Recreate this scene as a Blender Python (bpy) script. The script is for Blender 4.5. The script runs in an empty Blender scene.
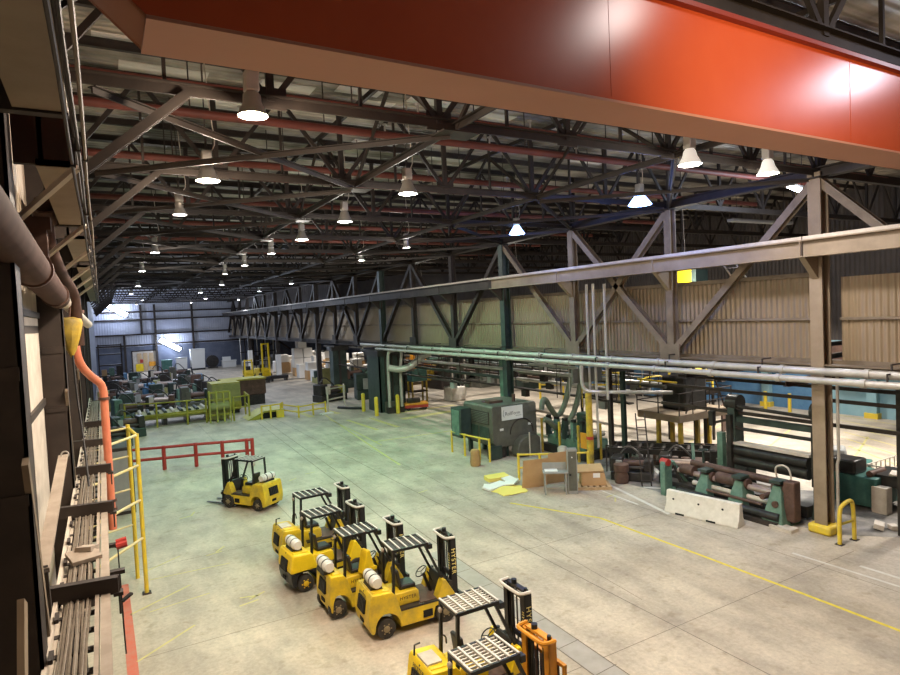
import bpy, math, random
from mathutils import Vector, Matrix
random.seed(7)
S = bpy.context.scene
COL = S.collection
R = math.radians
# ------------------------------------------------------------------ camera
CH = 8.0172
cam = bpy.data.cameras.new('camera'); cam.sensor_width = 36; cam.lens = 609.52/900*36
cam.clip_start = .05; cam.clip_end = 400
co = bpy.data.objects.new('camera', cam); COL.objects.link(co)
_r = Vector((0.8668354, -0.4965001, -0.0456503)); _d = Vector((-0.0595457, -0.0121862, -0.9981512)); _f = Vector((0.4950259, 0.8679511, -0.0401279))
m = Matrix((( _r.x, -_d.x, -_f.x, 0), (_r.y, -_d.y, -_f.y, 0), (_r.z, -_d.z, -_f.z, CH), (0, 0, 0, 1)))
co.matrix_world = m
S.camera = co
# ------------------------------------------------------------------ world, exposure
w = bpy.data.worlds.new('world'); S.world = w; w.use_nodes = True
w.node_tree.nodes['Background'].inputs[0].default_value = (.55, .6, .75, 1)
w.node_tree.nodes['Background'].inputs[1].default_value = .02
S.view_settings.view_transform = 'Standard'; S.view_settings.look = 'None'
S.view_settings.exposure = 0.0; S.view_settings.gamma = 1
S.cycles.use_denoising = True
S.cycles.max_bounces = 5; S.cycles.diffuse_bounces = 3; S.cycles.glossy_bounces = 2
S.cycles.sample_clamp_indirect = 4; S.cycles.caustics_reflective = False; S.cycles.caustics_refractive = False
LAMP_W = 900            # high-bay lamps
def point(name, loc, power, col, r=.16, parent=None):
    l = bpy.data.lights.new(name, 'POINT'); l.energy = power; l.color = col; l.shadow_soft_size = r
    o = bpy.data.objects.new(name, l); COL.objects.link(o); o.location = loc
    if parent: o.parent = parent
    return o
def spot(name, loc, power, col, r=.16, parent=None, ang=158):
    l = bpy.data.lights.new(name, 'SPOT'); l.energy = power; l.color = col; l.shadow_soft_size = r; l.spot_size = R(ang); l.spot_blend = .6
    o = bpy.data.objects.new(name, l); COL.objects.link(o); o.location = loc
    if parent: o.parent = parent
    return o
WARM = (1, .82, .64); NEUT = (1, .93, .84); GREEN = (.50, 1, .70); DGREEN = (.34, 1, .56); COOL = (.72, .82, 1); BLUE = (.16, .30, 1)  # BLUE colours two lamps after the lens flare beside the truss
# lamps of the right bay, hidden from here behind the corrugated partition
for x, y, p, c in ((31, 10, 5200, NEUT), (31, 20, 6000, NEUT), (31, 32, 6000, NEUT), (39, 24, 2500, NEUT), (31, 46, 4200, NEUT), (31, 62, 2500, NEUT), (30, 80, 4000, NEUT), (28, 95, 4200, NEUT)):
    spot('right_bay_light', (x, y, 8.2), p, c, .3, None, 128)

# ------------------------------------------------------------------ materials
MATS = {}
def mat(name, col, rough=.6, metal=0, col2=None, scale=3, emit=None, es=0, spec=.4, bump=0, dirt=0, detail=6, trans=0):
    if name in MATS: return MATS[name]
    m = bpy.data.materials.new(name); m.use_nodes = True
    nt = m.node_tree; b = nt.nodes['Principled BSDF']; N = nt.nodes.new; L = nt.links.new
    b.inputs['Base Color'].default_value = (*col, 1); b.inputs['Roughness'].default_value = rough
    b.inputs['Metallic'].default_value = metal; b.inputs['Specular IOR Level'].default_value = spec
    if trans: b.inputs['Transmission Weight'].default_value = trans
    tc = N('ShaderNodeTexCoord')
    if col2:
        n = N('ShaderNodeTexNoise'); n.inputs['Scale'].default_value = scale; n.inputs['Detail'].default_value = detail; n.inputs['Roughness'].default_value = .65
        L(tc.outputs['Object'], n.inputs['Vector'])
        r = N('ShaderNodeValToRGB'); r.color_ramp.elements[0].position = .35; r.color_ramp.elements[1].position = .68
        r.color_ramp.elements[0].color = (*col, 1); r.color_ramp.elements[1].color = (*col2, 1)
        L(n.outputs['Fac'], r.inputs['Fac']); L(r.outputs['Color'], b.inputs['Base Color'])
        if bump:
            bp = N('ShaderNodeBump'); bp.inputs['Strength'].default_value = bump; bp.inputs['Distance'].default_value = .02
            L(n.outputs['Fac'], bp.inputs['Height']); L(bp.outputs['Normal'], b.inputs['Normal'])
    if emit:
        b.inputs['Emission Color'].default_value = (*emit, 1); b.inputs['Emission Strength'].default_value = es
    MATS[name] = m
    return m
def corrugated(name, col, col2, axis='X', pitch=.2, rough=.55, strength=.9, stain=.35):
    m = bpy.data.materials.new(name); m.use_nodes = True
    nt = m.node_tree; b = nt.nodes['Principled BSDF']; N = nt.nodes.new; L = nt.links.new
    tc = N('ShaderNodeTexCoord'); b.inputs['Roughness'].default_value = rough
    wv = N('ShaderNodeTexWave'); wv.wave_type = 'BANDS'; wv.bands_direction = axis; wv.inputs['Scale'].default_value = 2*math.pi/20/pitch
    L(tc.outputs['Object'], wv.inputs['Vector'])
    n = N('ShaderNodeTexNoise'); n.inputs['Scale'].default_value = stain; n.inputs['Detail'].default_value = 7
    L(tc.outputs['Object'], n.inputs['Vector'])
    r = N('ShaderNodeValToRGB'); r.color_ramp.elements[0].color = (*col, 1); r.color_ramp.elements[1].color = (*col2, 1)
    r.color_ramp.elements[0].position = .35; r.color_ramp.elements[1].position = .65
    L(n.outputs['Fac'], r.inputs['Fac']); L(r.outputs['Color'], b.inputs['Base Color'])
    bp = N('ShaderNodeBump'); bp.inputs['Strength'].default_value = strength; bp.inputs['Distance'].default_value = .06
    L(wv.outputs['Fac'], bp.inputs['Height']); L(bp.outputs['Normal'], b.inputs['Normal'])
    MATS[name] = m
    return m
def floor_material():
    m = bpy.data.materials.new('floor_concrete'); m.use_nodes = True
    nt = m.node_tree; b = nt.nodes['Principled BSDF']; N = nt.nodes.new; L = nt.links.new
    tc = N('ShaderNodeTexCoord')
    def noise(sc, det, rg=.6, vec=None):
        n = N('ShaderNodeTexNoise'); n.inputs['Scale'].default_value = sc; n.inputs['Detail'].default_value = det; n.inputs['Roughness'].default_value = rg
        L(vec or tc.outputs['Object'], n.inputs['Vector']); return n.outputs['Fac']
    def ramp(f, a, c, p0, p1):
        r = N('ShaderNodeValToRGB'); r.color_ramp.elements[0].position = p0; r.color_ramp.elements[1].position = p1
        r.color_ramp.elements[0].color = (*a, 1); r.color_ramp.elements[1].color = (*c, 1); L(f, r.inputs['Fac']); return r.outputs['Color']
    def mix(f, a, c, mode='MIX'):
        x = N('ShaderNodeMix'); x.data_type = 'RGBA'; x.blend_type = mode
        if isinstance(f, float): x.inputs[0].default_value = f
        else: L(f, x.inputs[0])
        L(a, x.inputs[6]); L(c, x.inputs[7]); return x.outputs[2]
    mp = N('ShaderNodeMapping'); mp.inputs['Scale'].default_value = (.8, .3, 1); L(tc.outputs['Object'], mp.inputs['Vector'])
    base = ramp(noise(.35, 8), (.44, .375, .30), (.60, .525, .425), .35, .66)
    track = ramp(noise(1.3, 6, .6, mp.outputs['Vector']), (.76, .76, .76), (1.06, 1.05, 1.03), .36, .62)
    fine = ramp(noise(9, 10, .75), (.80, .80, .80), (1.08, 1.08, 1.08), .35, .65)
    spot = ramp(noise(2.4, 4, .5), (.78, .76, .72), (1, 1, 1), .28, .42)
    c = mix(1.0, base, track, 'MULTIPLY'); c = mix(1.0, c, fine, 'MULTIPLY'); c = mix(1.0, c, spot, 'MULTIPLY')
    L(c, b.inputs['Base Color'])
    rr = N('ShaderNodeMapRange'); rr.inputs['To Min'].default_value = .35; rr.inputs['To Max'].default_value = .7
    L(noise(1.1, 6), rr.inputs['Value']); L(rr.outputs['Result'], b.inputs['Roughness'])
    b.inputs['Specular IOR Level'].default_value = .35
    bp = N('ShaderNodeBump'); bp.inputs['Strength'].default_value = .12; bp.inputs['Distance'].default_value = .01
    L(noise(14, 6), bp.inputs['Height']); L(bp.outputs['Normal'], b.inputs['Normal'])
    MATS['floor'] = m
    return m
def worn(name, col, dirt, rough=.45, scale=2.2, lo=.42, hi=.62, spec=.5):
    return mat(name, dirt, rough, 0, col, scale, spec=spec)
floor_material()
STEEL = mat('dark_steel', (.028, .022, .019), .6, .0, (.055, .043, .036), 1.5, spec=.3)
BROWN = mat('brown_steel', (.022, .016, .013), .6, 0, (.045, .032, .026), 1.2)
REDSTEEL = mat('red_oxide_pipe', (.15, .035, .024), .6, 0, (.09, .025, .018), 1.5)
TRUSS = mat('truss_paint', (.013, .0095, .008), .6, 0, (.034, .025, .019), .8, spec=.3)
TAN = mat('tan_paint', (.22, .165, .11), .55, 0, (.31, .24, .165), 1)
GREYT = mat('warm_grey_paint', (.13, .098, .066), .55, 0, (.23, .178, .125), 1.2)
PALE = mat('pale_dusty_metal', (.48, .42, .35), .6, 0, (.62, .56, .48), 2.5)
PIPEW = mat('galvanised_pipe', (.42, .40, .36), .42, .35, (.55, .52, .47), 1.5)
CRANE = mat('crane_red_paint', (.52, .092, .030), .27, 0, (.45, .066, .020), .35, spec=.5)
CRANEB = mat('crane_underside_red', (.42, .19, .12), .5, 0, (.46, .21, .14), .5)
CRANED = mat('crane_dark_red', (.20, .03, .02), .4)
YEL = mat('forklift_yellow', (.46, .33, .04), .42, 0, (.86, .60, .012), 2.2, spec=.5)
YELC = mat('bright_yellow', (.74, .52, .012), .4, 0, (.90, .64, .012), 3, spec=.5)
YELD = mat('dirty_yellow', (.25, .19, .05), .55, 0, (.72, .48, .03), 1.8)
ORA = mat('orange_paint', (.60, .24, .02), .4, 0, (.75, .33, .03), 2.5)
YELP = mat('safety_yellow', (.78, .56, .03), .5, 0, (.62, .47, .08), 4)
YELL = mat('floor_yellow', (.62, .50, .05), .6, 0, (.80, .66, .08), 5)
YELF = mat('faded_yellow', (.50, .44, .20), .65, 0, (.62, .55, .22), 4)
WHTL = mat('floor_white', (.56, .53, .47), .65, 0, (.66, .63, .57), 4)
REDL = mat('floor_red', (.58, .13, .08), .65, 0, (.50, .20, .14), 4)
JOINT = mat('floor_joint', (.15, .13, .105), .8)
PLATE = mat('floor_plate', (.36, .33, .28), .5, .2, (.44, .40, .35), 2)
BLK = mat('black_paint', (.014, .014, .015), .4)
BLKM = mat('black_greasy', (.022, .021, .020), .35, .2, (.05, .045, .04), 3)
RUB = mat('tyre_rubber', (.022, .020, .018), .8, 0, (.06, .05, .04), 4)
HUB = mat('hub_dust', (.30, .24, .13), .6, 0, (.20, .16, .10), 6)
HUBY = mat('hub_yellow', (.75, .47, .02), .5)
TANKM = mat('gas_tank', (.62, .60, .56), .35, 0, (.72, .70, .66), 3)
SILV = mat('silver_grey', (.45, .43, .40), .35, .5)
GUARD = mat('guard_bar_grey', (.58, .55, .50), .5)
MESHD = mat('guard_mesh_dark', (.045, .043, .042), .7)
CREAM = mat('faded_cream_yellow', (.72, .62, .36), .5, 0, (.66, .52, .20), 3)
RED = mat('red_rail', (.36, .03, .025), .45, 0, (.46, .05, .04), 2)
ORP = mat('orange_pipe', (.62, .18, .10), .5, 0, (.72, .25, .14), 2)
BROWNP = mat('brown_pipe', (.055, .032, .026), .8, 0, (.085, .05, .04), 2, spec=.1)
GRN = mat('machine_green', (.075, .15, .115), .5, 0, (.15, .25, .19), 3)
GRND = mat('dark_green', (.020, .034, .028), .5, 0, (.045, .068, .056), 2)
TEAL = mat('teal_paint', (.035, .115, .10), .5, 0, (.075, .19, .16), 2)
GRYM = mat('machine_grey', (.085, .083, .066), .6, 0, (.13, .126, .10), 2)
GRY = mat('cabinet_grey', (.26, .26, .25), .5, 0, (.32, .32, .30), 2)
LIME = mat('olive_yellow', (.22, .20, .025), .55, 0, (.42, .37, .045), 1.5)
OLIVE = mat('olive_drab', (.20, .20, .07), .6, 0, (.33, .31, .12), 1.5)
CONC = mat('barrier_concrete', (.62, .58, .51), .85, 0, (.74, .70, .63), 4, bump=.2)
CARD = mat('cardboard', (.47, .29, .14), .8, 0, (.53, .34, .17), 2)
KRAFT = mat('kraft_paper', (.45, .28, .11), .8, 0, (.36, .22, .09), 5)
WOOD = mat('raw_wood', (.45, .31, .17), .75, 0, (.55, .40, .23), 4)
WHT = mat('white_paint', (.74, .73, .70), .5)
PAPER = mat('paper_white', (.80, .79, .76), .8)
PAPY = mat('paper_yellow', (.80, .66, .16), .8)
RUST = mat('rusty_steel', (.075, .042, .032), .6, .2, (.15, .085, .062), 3)
ROLLM = mat('worn_roll', (.36, .27, .23), .38, .4, (.46, .36, .31), 2)
BLUE_ = mat('blue_paint', (.075, .19, .36), .5, 0, (.12, .27, .44), 1.5)
LBLUE = mat('pale_blue_wall', (.22, .40, .46), .6, 0, (.29, .47, .52), .8)
NAVY = mat('navy_wall', (.09, .105, .15), .6, 0, (.14, .155, .20), .6)
HOSE = mat('grey_green_hose', (.10, .12, .085), .6, 0, (.15, .17, .12), 5)
GLOW = mat('lamp_glow', (1, 1, 1), .5, emit=(1, .95, .88), es=28)
GLOWB = mat('lamp_glow_cool', (1, 1, 1), .5, emit=(.75, .86, 1), es=34)
GLOWG = mat('lamp_glow_green', (1, 1, 1), .5, emit=(.86, 1, .92), es=24)
BELLW = mat('lamp_bell_lit', (.75, .73, .68), .3, 0, emit=(1, .93, .82), es=.55)
BELLB = mat('lamp_bell_flare', (.5, .6, .9), .3, 0, emit=(.30, .50, 1), es=7)  # blue emission on the bell stands in for lens flare
BELL = mat('lamp_bell', (.42, .40, .37), .35, .6)
DARKO = mat('dark_opening', (.008, .008, .008), .9)
INK = mat('sign_ink', (.10, .11, .10), .7)
SIGN = mat('sign_white', (.74, .75, .70), .5)
LETY = mat('letter_yellow', (.85, .72, .25), .5)
CABLE = mat('dusty_cable', (.25, .21, .165), .6, 0, (.17, .14, .11), 6)
TRAYM = mat('dusty_tray', (.26, .215, .17), .65, 0, (.38, .32, .26), 3)
DECKM = corrugated('roof_deck', (.10, .085, .07), (.58, .52, .44), 'Y', .3, stain=.5)
DECKP = corrugated('roof_deck_pale', (.42, .40, .40), (.52, .50, .50), 'Y', .3, strength=.6)
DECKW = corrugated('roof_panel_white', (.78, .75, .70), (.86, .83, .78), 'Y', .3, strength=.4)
CLAD = corrugated('partition_sheet', (.235, .172, .105), (.32, .24, .155), 'Y', .21, strength=1)
FARW = corrugated('far_wall_sheet', (.40, .42, .50), (.52, .54, .62), 'X', .4, strength=.6)
LWALL = corrugated('left_wall_sheet', (.30, .24, .17), (.40, .33, .25), 'Y', .3)
RWALL = corrugated('right_wall_dark', (.05, .04, .034), (.085, .07, .06), 'Y', .3)

# ------------------------------------------------------------------ mesh builder
class MB:
    def __init__(s): s.v = []; s.f = []; s.mi = []; s.mats = []; s.cur = 0; s.st = []
    def use(s, m):
        if m not in s.mats: s.mats.append(m)
        s.cur = s.mats.index(m); return s
    def add(s, vs, fs):
        s.st.append((len(s.v), len(s.f))); k = len(s.v); s.v += [tuple(p) for p in vs]; s.f += [tuple(i+k for i in f) for f in fs]; s.mi += [s.cur]*len(fs); return s
    def box(s, c, d, rz=0, rx=0, ry=0):
        hx, hy, hz = d[0]/2, d[1]/2, d[2]/2
        vs = [Vector((x*hx, y*hy, z*hz)) for x in (-1, 1) for y in (-1, 1) for z in (-1, 1)]
        if rz or rx or ry:
            M = Matrix.Rotation(rz, 3, 'Z') @ Matrix.Rotation(ry, 3, 'Y') @ Matrix.Rotation(rx, 3, 'X'); vs = [M @ p for p in vs]
        c = Vector(c)
        return s.add([p+c for p in vs], [(0, 1, 3, 2), (4, 6, 7, 5), (0, 4, 5, 1), (2, 3, 7, 6), (0, 2, 6, 4), (1, 5, 7, 3)])
    def mm(s, a, b): return s.box([(a[i]+b[i])/2 for i in range(3)], [abs(b[i]-a[i]) for i in range(3)])
    def frame(s, p, q, up=(0, 0, 1)):
        p, q = Vector(p), Vector(q); t = (q-p).normalized(); up = Vector(up)
        if abs(t.dot(up)) > .98: up = Vector((0, 1, 0)) if abs(t.y) < .9 else Vector((1, 0, 0))
        sd = t.cross(up).normalized(); u = sd.cross(t).normalized(); return p, q, t, sd, u
    def bar(s, p, q, wd, h, up=(0, 0, 1)):
        p, q, t, sd, u = s.frame(p, q, up)
        vs = [e+sd*(a*wd/2)+u*(b*h/2) for e in (p, q) for a in (-1, 1) for b in (-1, 1)]
        return s.add(vs, [(0, 1, 3, 2), (4, 6, 7, 5), (0, 4, 5, 1), (2, 3, 7, 6), (0, 2, 6, 4), (1, 5, 7, 3)])
    def ibeam(s, p, q, wd, h, t=.03, up=(0, 0, 1)):     # I section: flanges wide in side direction, web along up
        P, Q, tt, sd, u = s.frame(p, q, up)
        s.bar(P+u*(h/2-t/2), Q+u*(h/2-t/2), wd, t, up); s.bar(P-u*(h/2-t/2), Q-u*(h/2-t/2), wd, t, up)
        return s.bar(P, Q, t, h-2*t, up)
    def angle2(s, p, q, leg, t=.015, up=(0, 0, 1)):     # pair of angles back to back: a T shape
        P, Q, tt, sd, u = s.frame(p, q, up)
        s.bar(P+u*(leg/2-t/2), Q+u*(leg/2-t/2), leg*1.5, t, up); return s.bar(P-u*(t/2), Q-u*(t/2), t*2, leg-t, up)
    def tube(s, p, q, r, n=10, r2=None, cap=True):
        p, q, t, sd, u = s.frame(p, q); r2 = r if r2 is None else r2; vs = []
        for e, rr in ((p, r), (q, r2)):
            for i in range(n):
                a = 2*math.pi*i/n; vs.append(e+sd*(math.cos(a)*rr)+u*(math.sin(a)*rr))
        fs = [(i, (i+1) % n, n+(i+1) % n, n+i) for i in range(n)]
        if cap: fs += [tuple(range(n))[::-1], tuple(range(n, 2*n))]
        return s.add(vs, fs)
    def path(s, pts, r, n=8, sub=0):
        P = [Vector(p) for p in pts]
        for _ in range(sub):        # corner cutting
            Q = [P[0]]
            for a, b in zip(P, P[1:]): Q += [a*.75+b*.25, a*.25+b*.75]
            P = Q+[P[-1]]
        vs, fs = [], []; u = None
        for i, p in enumerate(P):
            t = (P[min(i+1, len(P)-1)]-P[max(i-1, 0)]).normalized()
            if u is None:
                ref = Vector((0, 0, 1)) if abs(t.z) < .9 else Vector((1, 0, 0)); u = (ref-t*ref.dot(t)).normalized()
            else: u = (u-t*u.dot(t)).normalized()
            sd = t.cross(u)
            for k in range(n):
                a = 2*math.pi*k/n; vs.append(p+sd*(math.cos(a)*r)+u*(math.sin(a)*r))
        m = len(P)
        for i in range(m-1):
            for k in range(n): fs.append((i*n+k, i*n+(k+1) % n, (i+1)*n+(k+1) % n, (i+1)*n+k))
        fs += [tuple(range(n))[::-1], tuple(range((m-1)*n, m*n))]
        return s.add(vs, fs)
    def prism(s, poly, a, b, axis='y'):                # 2-D outline extruded along an axis
        def pt(u, v, w): return {'y': (u, w, v), 'x': (w, u, v), 'z': (u, v, w)}[axis]
        n = len(poly); vs = [pt(u, v, a) for u, v in poly]+[pt(u, v, b) for u, v in poly]
        fs = [(i, (i+1) % n, n+(i+1) % n, n+i) for i in range(n)]+[tuple(range(n))[::-1], tuple(range(n, 2*n))]
        return s.add(vs, fs)
    def lathe(s, prof, c=(0, 0, 0), n=16, axis='z'):    # (r, h) profile
        vs, fs = [], []
        for r, h in prof:
            for i in range(n):
                a = 2*math.pi*i/n; x, y = math.cos(a)*r, math.sin(a)*r
                p = {'z': (x, y, h), 'y': (x, h, y), 'x': (h, x, y)}[axis]; vs.append((p[0]+c[0], p[1]+c[1], p[2]+c[2]))
        for j in range(len(prof)-1):
            for i in range(n): fs.append((j*n+i, j*n+(i+1) % n, (j+1)*n+(i+1) % n, (j+1)*n+i))
        fs += [tuple(range(n))[::-1], tuple(range((len(prof)-1)*n, len(prof)*n))]
        return s.add(vs, fs)
    def torus(s, c, Rr, r, tilt=None, n=24, k=6):
        vs, fs = [], []; M = tilt or Matrix.Identity(3); c = Vector(c)
        for i in range(n):
            a = 2*math.pi*i/n
            for j in range(k):
                b = 2*math.pi*j/k; vs.append(M @ Vector(((Rr+r*math.cos(b))*math.cos(a), (Rr+r*math.cos(b))*math.sin(a), r*math.sin(b)))+c)
        for i in range(n):
            for j in range(k): fs.append((i*k+j, ((i+1) % n)*k+j, ((i+1) % n)*k+(j+1) % k, i*k+(j+1) % k))
        return s.add(vs, fs)
    def sheet(s, pts, up=.003): return s.add([(p[0], p[1], up) for p in pts], [tuple(range(len(pts)))])
    def builds(s, name, m=None, parent=None, bevel=0):      # every shape added becomes a part of its own
        ends = s.st[1:]+[(len(s.v), len(s.f))]; out = []
        for (v0, f0), (v1, f1) in zip(s.st, ends):
            q = MB(); q.add(s.v[v0:v1], [tuple(i-v0 for i in f) for f in s.f[f0:f1]]); out.append(q.build(name, m, parent, bevel))
        return out
    def build(s, name, m=None, parent=None, bevel=0, smooth=True):
        me = bpy.data.meshes.new(name); me.from_pydata(s.v, [], s.f)
        if m is not None: me.materials.append(m)
        else:
            for q in s.mats: me.materials.append(q)
            me.polygons.foreach_set('material_index', s.mi)
        me.update()
        import bmesh
        bm = bmesh.new(); bm.from_mesh(me); bmesh.ops.recalc_face_normals(bm, faces=bm.faces); bm.to_mesh(me); bm.free()
        if smooth:
            me.polygons.foreach_set('use_smooth', [True]*len(me.polygons)); me.set_sharp_from_angle(angle=R(38))
        o = bpy.data.objects.new(name, me); COL.objects.link(o)
        if parent: o.parent = parent
        if bevel:
            bv = o.modifiers.new('bevel', 'BEVEL'); bv.width = bevel; bv.segments = 2; bv.limit_method = 'ANGLE'; bv.angle_limit = R(40)
        return o
def tag(o, label, cat, group=None):
    o['label'] = label; o['category'] = cat
    if group: o['group'] = group
    return o
def thing(name, label, cat, loc=(0, 0, 0), rz=0, group=None):
    o = bpy.data.objects.new(name, None); COL.objects.link(o); o.location = loc; o.rotation_euler = (0, 0, rz); o.empty_display_size = .2
    return tag(o, label, cat, group)
def struct(o): o['kind'] = 'structure'; return o
def dup(root, loc=None, rz=None, label=None, group=None):
    r = root.copy(); COL.objects.link(r)
    if loc is not None: r.location = loc
    if rz is not None: r.rotation_euler = (0, 0, rz)
    if label: r['label'] = label
    if group: r['group'] = group
    for ch in list(root.children):
        c = ch.copy(); COL.objects.link(c); c.parent = r
        for g in list(ch.children):
            d = g.copy(); COL.objects.link(d); d.parent = c
    return r
def text(body, size, m, parent, loc, rot, name='lettering', ext=.002, space=1.0):
    cu = bpy.data.curves.new(name, 'FONT'); cu.body = body; cu.size = size; cu.extrude = ext; cu.align_x = 'CENTER'; cu.align_y = 'CENTER'; cu.space_character = space
    t = bpy.data.objects.new('tmp', cu); COL.objects.link(t)
    me = bpy.data.meshes.new_from_object(t.evaluated_get(bpy.context.evaluated_depsgraph_get()))
    bpy.data.objects.remove(t); bpy.data.curves.remove(cu)
    me.materials.clear(); me.materials.append(m)
    o = bpy.data.objects.new(name, me); COL.objects.link(o); o.parent = parent; o.location = loc; o.rotation_euler = rot
    return o
ORD = ['first', 'second', 'third', 'fourth', 'fifth', 'sixth', 'seventh', 'eighth', 'ninth', 'tenth', 'eleventh', 'twelfth', 'thirteenth', 'fourteenth', 'fifteenth', 'sixteenth', 'seventeenth', 'eighteenth', 'nineteenth', 'twentieth']
Y0, PB, XT = 11.58, 6.1, 20.92            # first truss row, bay, line of the long truss
# ================================================================== SETTING
b = MB().use(MATS['floor']); b.add([(-1.2, -12, 0), (60, -12, 0), (60, 140, 0), (-1.2, 140, 0)], [(0, 1, 2, 3)])
def strip(pts, wd, m, up=.003):
    b.use(m)
    for (x0, y0), (x1, y1) in zip(pts, pts[1:]):
        t = Vector((x1-x0, y1-y0, 0)).normalized(); n = Vector((-t.y, t.x, 0))*wd/2
        b.sheet([(x0-n.x, y0-n.y), (x1-n.x, y1-n.y), (x1+n.x, y1+n.y), (x0+n.x, y0+n.y)], up)
strip([(14.33, 20.72), (15.96, 17.15), (16.02, 12.75), (16.02, 8.78), (15.95, 3)], .11, YELL, .004)
strip([(15.75, 49.2), (14.24, 36.6), (13.45, 29.6)], .13, YELF)
strip([(15.3, 47), (15.0, 40), (14.7, 35)], .10, YELF)
strip([(16.3, 45.5), (16.5, 39.8)], .3, YELF); strip([(18.04, 45), (18.08, 39.8)], .34, YELF)
strip([(14.64, 36.23), (20.16, 35.93)], .18, YELF); strip([(20.68, 45.64), (26.3, 45.78)], .5, YELF); strip([(19.75, 42.7), (24.5, 43.16)], .9, YELF, .0025)
strip([(14.4, 54), (14.6, 49)], .5, YELF); strip([(16.4, 54), (16.9, 49)], .5, YELF)
strip([(.22, 19.13), (1.9, 20.23)], .07, YELF); strip([(.27, 16.33), (1.7, 17.44)], .07, YELF); strip([(.83, 22.26), (1.9, 23)], .06, YELF)
strip([(.86, 21.41), (3.27, 21.27)], .05, YELF); strip([(2.34, 19.26), (.71, 18.99)], .05, YELF)
for x, y, a in ((3.2, 17.9, .2), (3.5, 18.25, .5), (3.3, 18.3, -.3), (2.95, 22.5, .2), (3.2, 22.8, .9), (2.6, 27.5, .3), (2.9, 27.8, 1.2), (7.9, 30.5, .6), (9.0, 31.2, .2), (12.2, 24.5, .3), (9.3, 27.5, .9), (18.2, 18.9, .2), (18.0, 18.4, .8)):
    strip([(x-.28*math.cos(a), y-.28*math.sin(a)), (x+.28*math.cos(a), y+.28*math.sin(a))], .07, YELF)
strip([(.14, 21.5), (.16, 17.6), (.18, 10)], .24, REDL)
for dx in (-.32, .32): strip([(10.8+dx, 52), (9.9+dx, 29.64), (9.35+dx, 18), (9.15+dx, 9), (9.05+dx, 4)], .025, JOINT, .005)
strip([(9.35, 18), (9.15, 9), (9.05, 4)], .6, PLATE, .0035)
for k in range(12): y = 18.6-k*1.25; strip([(8.9, y), (9.55, y+.05)], .02, JOINT, .005)
strip([(11.95, 60), (11.9, 12.9), (11.94, 3)], .022, JOINT); strip([(13.7, 40), (13.6, 26.5), (12.3, 11.7)], .014, JOINT)
for k in range(-1, 16): y = 4.1+k*PB; strip([(.4, y+.1), (20, y)], .016, JOINT)
strip([(6.3, 60), (6.2, 22)], .016, JOINT); strip([(18.1, 60), (18.1, 4)], .018, JOINT)
strip([(19.55, 20.92), (18.3, 15.9)], .16, WHTL, .002); strip([(19.02, 9.54), (19.05, 7)], .12, WHTL); strip([(18.4, 11.2), (18.5, 7)], .1, WHTL); strip([(18.25, 17.4), (18.46, 19.8)], .1, WHTL)
for k in range(6): strip([(28.5+k*2.3, 9.5+k*.6), (34+k*1.7, 17.5+k)], .13, YELF)
for k in range(3): strip([(26, 14+4.2*k), (37, 18+4.2*k)], .12, YELF)
DCONC = mat('dark_concrete', (.10, .095, .088), .5, 0, (.33, .30, .265), 1.1)
b.use(DCONC); b.sheet([(20.2, 25), (19.9, 21.5), (20.2, 18.2), (19.9, 16.8), (21, 11.2), (22.6, 9.6), (26, 9.2), (27.8, 11.5), (24.5, 15), (25.5, 18.5), (28.5, 19.5), (28.8, 23.2), (26, 26.5), (22.5, 28)], .0015)  # large darker patch of concrete around the right-hand machines
strip([(20.4, 17.6), (22.2, 19.6), (23.5, 21.6)], .22, WHTL, .002); strip([(20.2, 18.9), (21.4, 17.4)], .15, WHTL, .002)
struct(b.build('floor', None, smooth=False))
# roof deck, with a pale stretch further down the hall
b = MB().use(DECKM); ZR = 14.95
b.mm((-1.2, -12, ZR), (60, 54, ZR+.1)); b.mm((-1.2, 84, ZR), (60, 124, ZR+.1)); b.mm((-1.2, 54, ZR), (7, 84, ZR+.1)); b.mm((36, 54, ZR), (60, 84, ZR+.1))
b.use(DECKP); b.mm((7, 54, ZR), (36, 84, ZR+.1))
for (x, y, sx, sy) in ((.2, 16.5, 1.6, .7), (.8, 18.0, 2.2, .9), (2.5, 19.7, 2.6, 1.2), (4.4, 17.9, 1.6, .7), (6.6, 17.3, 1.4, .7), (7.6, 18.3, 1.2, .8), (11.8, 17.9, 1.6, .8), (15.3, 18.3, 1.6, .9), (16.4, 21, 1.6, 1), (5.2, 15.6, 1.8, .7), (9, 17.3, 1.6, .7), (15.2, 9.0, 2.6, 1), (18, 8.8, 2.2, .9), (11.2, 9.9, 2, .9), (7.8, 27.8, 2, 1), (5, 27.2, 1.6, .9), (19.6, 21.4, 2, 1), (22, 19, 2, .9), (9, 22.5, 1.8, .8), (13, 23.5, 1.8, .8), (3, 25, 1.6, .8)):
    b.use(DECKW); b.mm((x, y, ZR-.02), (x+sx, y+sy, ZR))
struct(b.build('ceiling', None, smooth=False))
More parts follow.
